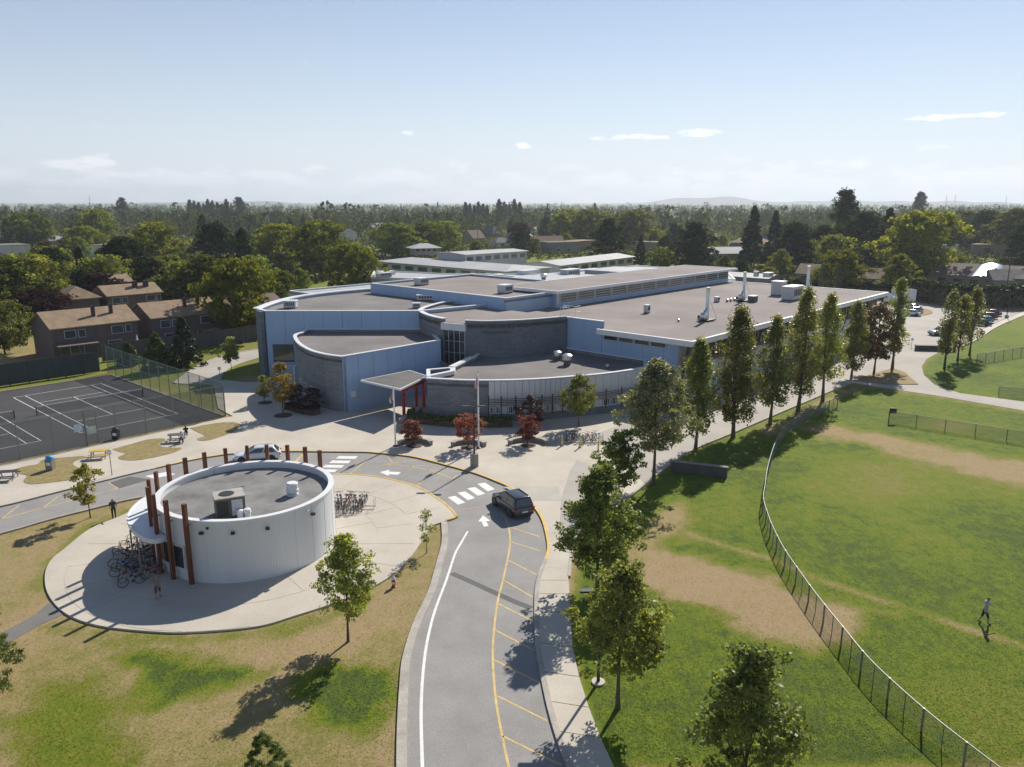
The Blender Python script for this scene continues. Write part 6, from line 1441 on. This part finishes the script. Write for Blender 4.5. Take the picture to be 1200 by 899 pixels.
def lamp_post(pxy, ty, label, plinth=0.0, arms=1, base_m=concrete_dk, z=ZP):
    g = G(*pxy); h = HT(pxy[0], pxy[1], ty); t = thing('lamp_post', label, 'lamp post', (g.x, g.y, z), 0, world=False)
    if plinth: MB().lathe((0, 0, 0), [(.40, 0), (.40, plinth), (.36, plinth + .04)], 16).build('plinth', base_m, t, 40)
    else: MB().lathe((0, 0, 0), [(.36, 0), (.36, .10)], 18).build('base_disc', base_m, t)
    MB().lathe((0, 0, plinth), [(.10, 0), (.085, .6), (.06, h - plinth - .2)], 10).build('pole', dark_m, t, 40)
    for k in range(arms):
        s = (-1, 1)[k]; MB().tube([(0, 0, h - .3), (s * .35, 0, h - .12), (s * .75, 0, h - .1)], .035, 6).build('arm', dark_m, t); hd = MB().box((s * .75, 0, h - .12), (.7, .32, .10)).build('lamp_head', dark_m, t); MB().box((s * .75, 0, h - .178), (.5, .24, .02)).build('lens', white_m, hd)
    return t
lamp_post((556, 548), 476, 'dark lamp post on a concrete plinth at the plaza edge', 1.25, 2)
lamp_post((701, 800), 690, 'slim dark lamp post with pale base disc beside sidewalk', 0, 1, concrete, 0.0)
lamp_post((1179.5, 373), 340, 'tall dark lamp post at the edge of the car park', .6, 1, z=.05)
lamp_post((1098, 350), 318, 'dark lamp post under the glare beyond the lot', .6, 1, z=.0)
# seat walls round the maples
def seat_wall(pxy, label, a0, a1, r=1.7, wd=.5, h=.48):
    g = G(*pxy); t = thing('seat_wall', label, 'seat wall', (g.x, g.y, ZP), world=False)
    P = [(r * math.cos(R(a0 + (a1 - a0) * k / 10)), r * math.sin(R(a0 + (a1 - a0) * k / 10)) * .8) for k in range(11)]
    MB().strip(P, -wd / 2 + .05, wd / 2 - .05, 0, h - .1).build('wall', concrete_dk, t); MB().strip(P, -wd / 2, wd / 2, h - .1, h).build('seat_slab', kerb_m, t)
    MB().lathe((0, 0, 0), [(.8, 0.0), (.8, .03), (.6, .08)], 18).build('soil_ring', M('soil', (.09, .07, .055), .95), t)
seat_wall((486, 524), 'curved concrete seat wall round the low red maple', 10, 170); seat_wall((549, 525.5), 'curved concrete seat wall behind the lamp planter', 10, 170); seat_wall((619, 523.5), 'curved concrete seat wall round the bright red maple', 10, 170, 2.0)
t = thing('planter_ledge', 'pale ramp ledge beside the entrance canopy steps', 'ledge', xy(G(470, 500)) + (ZP,), world=False)
a_, b_ = G(470, 498) - G(470, 500), G(494, 486) - G(470, 500); MB().bar((a_.x, a_.y, .5), (b_.x, b_.y, .9), .5, .25).build('coping', concrete, t); MB().bar((a_.x, a_.y, .2), (b_.x, b_.y, .4), .36, .8).build('wall', concrete_dk, t)
for pp, rr, lab in (((332, 488), 1.1, 'round tree pit under the yellow autumn tree'), ((311, 473), .9, 'round tree pit beside the grass at the left wing')):
    g = G(*pp); o = MB().lathe((0, 0, 0), [(rr, 0), (rr, .03), (rr * .7, .07)], 20).build('tree_pit', MATS['soil'], None); o.location = (g.x, g.y, ZP - .005); tag(o, kind='structure')
g = G(786, 553); g2 = G(852, 558); t = thing('retaining_wall', 'dark low concrete wall standing on the lawn beside the lane', 'wall', (g.x, g.y, 0))
MB().strip([xy(G(786, 552)), xy(G(852, 560))], -.2, .2, 0, 1.0).build('wall', M('wall_dark', (.10, .10, .105), .9), t); MB().strip([xy(G(785.5, 552)), xy(G(852.5, 560))], -.24, .24, 1.002, 1.07).build('coping', concrete_dk, t)
# hydrant
g = G(461.5, 688); t = thing('fire_hydrant', 'small red and white fire hydrant on the dry lawn', 'fire hydrant', (g.x, g.y, 0), world=False); hyd = M('hydrant_red', (.36, .03, .03), .5)
MB().lathe((0, 0, 0), [(.16, 0), (.16, .06), (.11, .08), (.11, .48), (.14, .50), (.14, .56)], 14).build('barrel', hyd, t, 40); MB().lathe((0, 0, .56), [(.13, 0), (.12, .10), (.06, .19), (.04, .25), (.01, .26)], 14).build('bonnet', white_m, t, 40)
for s in (-1, 1): MB().lathe((s * .13, 0, .40), [(.055, -.05), (.055, .05)], 10, Matrix.Rotation(R(90), 3, 'Y')).build('nozzle', white_m, t)
MB().lathe((0, -.13, .34), [(.075, -.05), (.075, .05)], 10, Matrix.Rotation(R(90), 3, 'X')).build('nozzle', white_m, t)
# bins and picnic tables
def bin_(pxy, label, body, lid_, h=1.05):
    g = G(*pxy); t = thing('litter_bin', label, 'bin', (g.x, g.y, ZP), world=False)
    MB().box((0, 0, h * .38), (.62, .62, h * .76)).build('body', body, t); MB().box((0, 0, h * .80), (.68, .68, .08)).build('rim', lid_, t)
    MB().lathe((0, 0, h * .84), [(.34, 0), (.34, .16), (.22, .30), (.02, .34)], 14).build('lid', lid_, t, 40); MB().box((0, -.32, h * .5), (.4, .02, .3)).build('label_plate', white_m, t)
bin_((60, 552), 'blue-topped recycling bin on the dry planted island', M('bin_grey', (.22, .20, .18), .7), M('bin_blue', (.05, .28, .50), .5), 1.3); bin_((136.5, 515), 'dark litter bin against the tennis court fence', dark_m, dark_m)
def picnic(pxy, label, m, rz):
    g = G(*pxy); t = thing('picnic_table', label, 'picnic table', (g.x, g.y, ZP), rz, world=False)
    for k in range(5): MB().box((0, -.32 + k * .16, .75), (1.8, .15, .04)).build('table_plank', m, t)
    for s in (-1, 1):
        for k in (0, 1): MB().box((0, s * (.62 + k * .15), .45), (1.8, .14, .04)).build('seat_plank', m, t)
        for q in (-1, 1): MB().bar((s * .65, q * .25, .74), (s * .65, q * .68, .0), .07).build('leg', steel_pt, t)
        MB().bar((s * .65, -.72, .42), (s * .65, .72, .42), .06).build('brace', steel_pt, t)
picnic((117, 537.5), 'yellow picnic table beside the left road', M('table_yellow', (.62, .44, .06), .5), .25); picnic((9, 563), 'dark blue-grey picnic table at the left edge', M('table_slate', (.035, .04, .06), .7), .2); picnic((208, 518), 'grey picnic table with people sitting at it', M('table_grey', (.10, .10, .11), .8), .3)
# signs, utility poles, masts
for (x, y, ty, lab) in ((131.5, 558.5, 527, 'slim tall sign pole between yellow table and left road'), (1068, 407, 396, 'short white sign post at the lot entry'), (740, 508, 490, 'slim sign post on the lane kerb'), (258, 443, 430, 'short post on the back path bend')):
    g = G(x, y); h = HT(x, y, ty); t = thing('sign_post', lab, 'sign post', (g.x, g.y, .02), world=False); MB().tube([(0, 0, 0), (0, 0, h)], .04, 6).build('post', steel_pt, t); MB().box((0, -.05, h - .25), (.45, .03, .45)).build('sign_plate', white_m, t)
for (x, y, ty) in ((1008, 338, 290), (1178, 350, 300), (625, 300, 262), (560, 296, 268), (690, 262, 232), (875, 290, 262)):
    g = G(x, y); h = min(13, HT(x, y, ty)); t = thing('utility_pole', f'wooden utility pole {region(x)}', 'utility pole', (g.x, g.y, 0), rt.uniform(-.3, .3), 'utility poles', world=False)
    MB().tube([(0, 0, 0), (0, 0, h)], [.16, .11], 8).build('pole', bark, t); MB().box((0, 0, h - .6), (2.4, .12, .14)).build('crossarm', bark, t)
    for s in (-1, -.4, .4, 1): MB().tube([(s, 0, h - .55), (s, 0, h - .3)], .05, 6).build('insulator', white_m, t)
for (x, ty, lab) in ((106, 229, 'thin lattice mast on the left horizon'), (1108, 229, 'left of two thin pylons on the right horizon'), (1118, 228, 'right of two thin pylons on the right horizon'), (1178, 230, 'thin pylon at the far right horizon')):
    g = G(x, 243); h = HT(x, 243, ty); t = thing('radio_mast', lab, 'mast', (g.x, g.y, 0), world=False); b = MB()
    for s in (-1, 1):
        for q in (-1, 1): b.bar((s * 3, q * 3, 0), (s * .4, q * .4, h), .5)
    b.build('legs', steel_pt, t); b = MB()
    for k in range(8): z = h * k / 8; w_ = 3 - 2.6 * k / 8; b.bar((-w_, 0, z), (w_, 0, z + h / 8), .35); b.bar((w_, 0, z), (-w_, 0, z + h / 8), .35)
    b.build('lattice', steel_pt, t); MB().box((0, 0, h * .85), (9, .5, .5)).build('crossarm', steel_pt, t)

# ================================================================ people
skin_m = M('skin', (.42, .26, .19), .6, .05); hair_m = M('hair', (.03, .022, .018), .7)
def person(label, loc, rz, J, shirt, trousers, shoes, hair=hair_m, sleeves=True, shorts=False, cap=None):
    """J: joints in metres; the body is one skinned surface, clothing is grown from it"""
    t = thing('person', label, 'person', loc, rz, world=False)
    nm = list(J); order = [('pelvis', 'chest'), ('chest', 'neck'), ('neck', 'head'), ('head', 'crown')]
    for s in 'lr': order += [('chest', 'sh' + s), ('sh' + s, 'el' + s), ('el' + s, 'wr' + s), ('wr' + s, 'ha' + s), ('pelvis', 'hi' + s), ('hi' + s, 'kn' + s), ('kn' + s, 'an' + s), ('an' + s, 'to' + s)]
    rad = dict(pelvis=.135, chest=.155, neck=.055, head=.095, crown=.085, sh=.065, el=.045, wr=.032, ha=.04, hi=.095, kn=.06, an=.042, to=.04)
    V = [Vector(J[n]) for n in nm]; E_ = [(nm.index(a), nm.index(b)) for a, b in order]
    for s in 'lr':                                       # five fingers of unequal length, slightly curled
        h = Vector(J['ha' + s]); w_ = Vector(J['wr' + s]); d = (h - w_).normalized(); sd = d.cross(Vector((0, 1, 0))); sd = sd.normalized() if sd.length > .1 else Vector((1, 0, 0)); cu = d.cross(sd) * (1 if s == 'l' else -1)
        for k, (o, ln) in enumerate(((-.030, .065), (-.010, .080), (.010, .075), (.030, .060), (-.042, .045))):
            i = len(V); V += [h + sd * o + d * (.02 if k < 4 else -.02), h + sd * o * (1.15 if k < 4 else 1.6) + d * ln + cu * .02]; E_ += [(nm.index('ha' + s), i), (i, i + 1)]
    me = bpy.data.meshes.new('tmp'); me.from_pydata(V, E_, []); o = bpy.data.objects.new('tmp', me); COL.objects.link(o)
    md = o.modifiers.new('s', 'SKIN'); md.use_smooth_shade = True; sd_ = o.modifiers.new('d', 'SUBSURF'); sd_.levels = sd_.render_levels = 1
    for i, v in enumerate(me.skin_vertices[0].data):
        n = nm[i] if i < len(nm) else 'fg'; r = .011 if n == 'fg' else rad.get(n, rad.get(n[:2], .05)); v.radius = (r, r * (.72 if n in ('chest', 'pelvis') else 1)); v.use_root = (n == 'pelvis')
    ev = bpy.data.meshes.new_from_object(o.evaluated_get(bpy.context.evaluated_depsgraph_get())); bpy.data.objects.remove(o)
    ev.name = 'body'; ev.materials.clear(); ev.materials.append(skin_m); body = link('body', ev, None, t)
    def bone(c):
        best, bn = 1e9, None
        for a, b in order:
            A, B = Vector(J[a]), Vector(J[b]); ab = B - A; q = max(0, min(1, (c - A).dot(ab) / max(1e-6, ab.length_squared))); dd = (c - A - ab * q).length - .5 * (rad.get(a, rad.get(a[:2], .05)) + rad.get(b, rad.get(b[:2], .05))) * .5
            if dd < best: best, bn = dd, (a[:2] if a[:2] in rad else a, q)
        return bn
    fb = [bone(Vector(p.center)) for p in ev.polygons]
    def garment(name, test, mat, grow):
        ids = [i for i, q in enumerate(fb) if test(*q)]; used, vs, fs = {}, [], []
        for i in ids:
            f = []
            for vi in ev.polygons[i].vertices:
                if vi not in used: used[vi] = len(vs); vs.append(ev.vertices[vi].co + ev.vertices[vi].normal * grow)
                f.append(used[vi])
            fs.append(tuple(f))
        if fs: MB().add(vs, fs).build(name, mat, body, 80)
    garment('shirt', lambda b, q: b in ('pelvis', 'chest') and not (b == 'pelvis' and q < .08) or (b == 'sh' and (sleeves or q < .6)) or (b == 'el' and sleeves == 2), shirt, .014)
    garment('trousers', lambda b, q: b == 'hi' or (b == 'pelvis' and q < .35) or (b == 'kn' and not shorts), trousers, .011)
    garment('shoes', lambda b, q: b == 'an' and q > .2 or b == 'to', shoes, .012)
    garment('hair', lambda b, q: b in ('head',) and q > .35, cap or hair, .012)
    hd = Vector(J['head']); fwd = (hd - Vector(J['neck'])); 
    for s in (-1, 1): MB().lathe(hd + Vector((s * .032, -.088, .01)), [(.012, 0), (.012, .008)], 8, Matrix.Rotation(R(90), 3, 'X')).build('eye', dark_m, body); MB().box(hd + Vector((s * .095, 0, 0)), (.02, .04, .06)).build('ear', skin_m, body)
    MB().add([hd + Vector(v) for v in ((-.012, -.088, -.025), (.012, -.088, -.025), (0, -.115, -.02), (0, -.088, .02))], [(0, 1, 2), (1, 3, 2), (3, 0, 2), (0, 3, 1)]).build('nose', skin_m, body); MB().box(hd + Vector((0, -.086, -.05)), (.04, .01, .008)).build('mouth', hyd, body)
    return t
def standing(step=.0, bend=0.0, arm=(.0, .0), H=1.72):
    k = H / 1.72; J = dict(pelvis=(0, 0, .93), chest=(0, -.02 - bend, 1.28), neck=(0, -.03 - bend, 1.47), head=(0, -.05 - bend * 1.2, 1.58), crown=(0, -.05 - bend * 1.2, 1.66))
    for s, sg, a in (('l', 1, arm[0]), ('r', -1, arm[1])):
        x = sg; st = step * sg
        J['sh' + s] = (x * .19, -bend, 1.40); J['el' + s] = (x * .25, -bend + .04 - st * .5 - a * .25, 1.13 + a * .10); J['wr' + s] = (x * .24, -bend - .08 - st * .7 - a * .45, .90 + a * .28); J['ha' + s] = (x * .235, -bend - .11 - st * .75 - a * .52, .82 + a * .32)
        J['hi' + s] = (x * .10, 0, .88); J['kn' + s] = (x * .11, -.04 + st * .5, .48); J['an' + s] = (x * .11, st * 1.0 + .03, .09 + max(0, st) * .15); J['to' + s] = (x * .12, st - .13, .04)
    return {n: (v[0] * k, v[1] * k, v[2] * k) for n, v in J.items()}
def sitting():
    J = dict(pelvis=(0, 0, .55), chest=(0, -.10, .90), neck=(0, -.15, 1.08), head=(0, -.19, 1.18), crown=(0, -.19, 1.26))
    for s, x in (('l', 1), ('r', -1)):
        J['sh' + s] = (x * .19, -.12, 1.01); J['el' + s] = (x * .25, -.30, .80); J['wr' + s] = (x * .16, -.50, .82); J['ha' + s] = (x * .14, -.57, .82)
        J['hi' + s] = (x * .10, -.05, .53); J['kn' + s] = (x * .13, -.46, .50); J['an' + s] = (x * .13, -.48, .09); J['to' + s] = (x * .13, -.62, .04)
    return J
cl_ = lambda n, c: M(n, c, .85, .1, 3)
g = G(1152.5, 731); person('man in pale shirt and dark shorts walking alone on the field', (g.x, g.y, 0), R(80), standing(.22, .03, (.5, .1), 1.80), cl_('shirt_pale_blue', (.36, .43, .46)), cl_('shorts_navy', (.03, .035, .05)), cl_('shoes_dark', (.04, .04, .05)), cap=cl_('cap_dark', (.03, .03, .04)), shorts=True, sleeves=False)
g = G(134, 607); person('person in dark clothes standing on the dry strip left of pavilion', (g.x, g.y, 0), R(30), standing(.10, 0, (.9, .9), 1.68), cl_('jacket_dark', (.05, .045, .05)), cl_('trousers_dark', (.025, .025, .03)), cl_('shoes_brown', (.05, .03, .02)), sleeves=2)
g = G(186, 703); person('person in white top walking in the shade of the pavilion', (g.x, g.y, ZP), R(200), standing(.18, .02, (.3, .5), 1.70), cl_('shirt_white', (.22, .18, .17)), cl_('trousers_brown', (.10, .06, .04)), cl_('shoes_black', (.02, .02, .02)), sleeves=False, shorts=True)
g = G(214, 519.5); person('person in white top sitting at the grey picnic table', (g.x, g.y - .1, ZP), R(15), sitting(), cl_('top_white', (.55, .55, .58)), cl_('jeans', (.04, .06, .11)), cl_('shoes_grey', (.1, .1, .1)))
g = G(218, 514.5); person('person in dark coat sitting beside the white-topped one', (g.x, g.y + .2, ZP), R(-150), sitting(), cl_('coat_black', (.02, .02, .025)), cl_('trousers_black', (.02, .02, .02)), cl_('shoes_black2', (.02, .02, .02)), sleeves=2)

# ================================================================ air: one even box of haze round everything
hz_m = bpy.data.materials.new('haze'); hz_m.use_nodes = True; nt = hz_m.node_tree
nt.nodes.remove(nt.nodes['Principled BSDF'])
pv = nt.nodes.new('ShaderNodeVolumePrincipled'); pv.inputs['Color'].default_value = (0.80, 0.88, 0.98, 1); pv.inputs['Density'].default_value = 0.00013; pv.inputs['Anisotropy'].default_value = 0.3
nt.links.new(pv.outputs[0], nt.nodes['Material Output'].inputs['Volume'])
hb_ = MB().box((0, 5000, 110), (24000, 13000, 226)).build('haze', hz_m, None); tag(hb_, kind='stuff', label='thin pale air over the whole scene', cat='haze')
# look-alikes that share a label are told apart by their place, counted from the left of the picture
nth = ['leftmost'] + [w + ' from left' for w in 'second third fourth fifth sixth seventh eighth ninth tenth eleventh twelfth thirteenth fourteenth fifteenth sixteenth seventeenth eighteenth nineteenth twentieth'.split()]
same = {}
for o in bpy.data.objects:
    if o.parent is None and o.get('label') and not o.get('kind'): same.setdefault(o['label'], []).append(o)
for lab, os_ in same.items():
    if 1 < len(os_) <= 20:
        for i, o in enumerate(sorted(os_, key=lambda q: q.location.x / max(q.location.y, 1))):
            o['label'] = f"{lab}, {nth[i] if i < len(os_) - 1 or len(os_) > 20 else 'rightmost'}"
for o in bpy.data.objects:
    if '_org' in o: del o['_org']
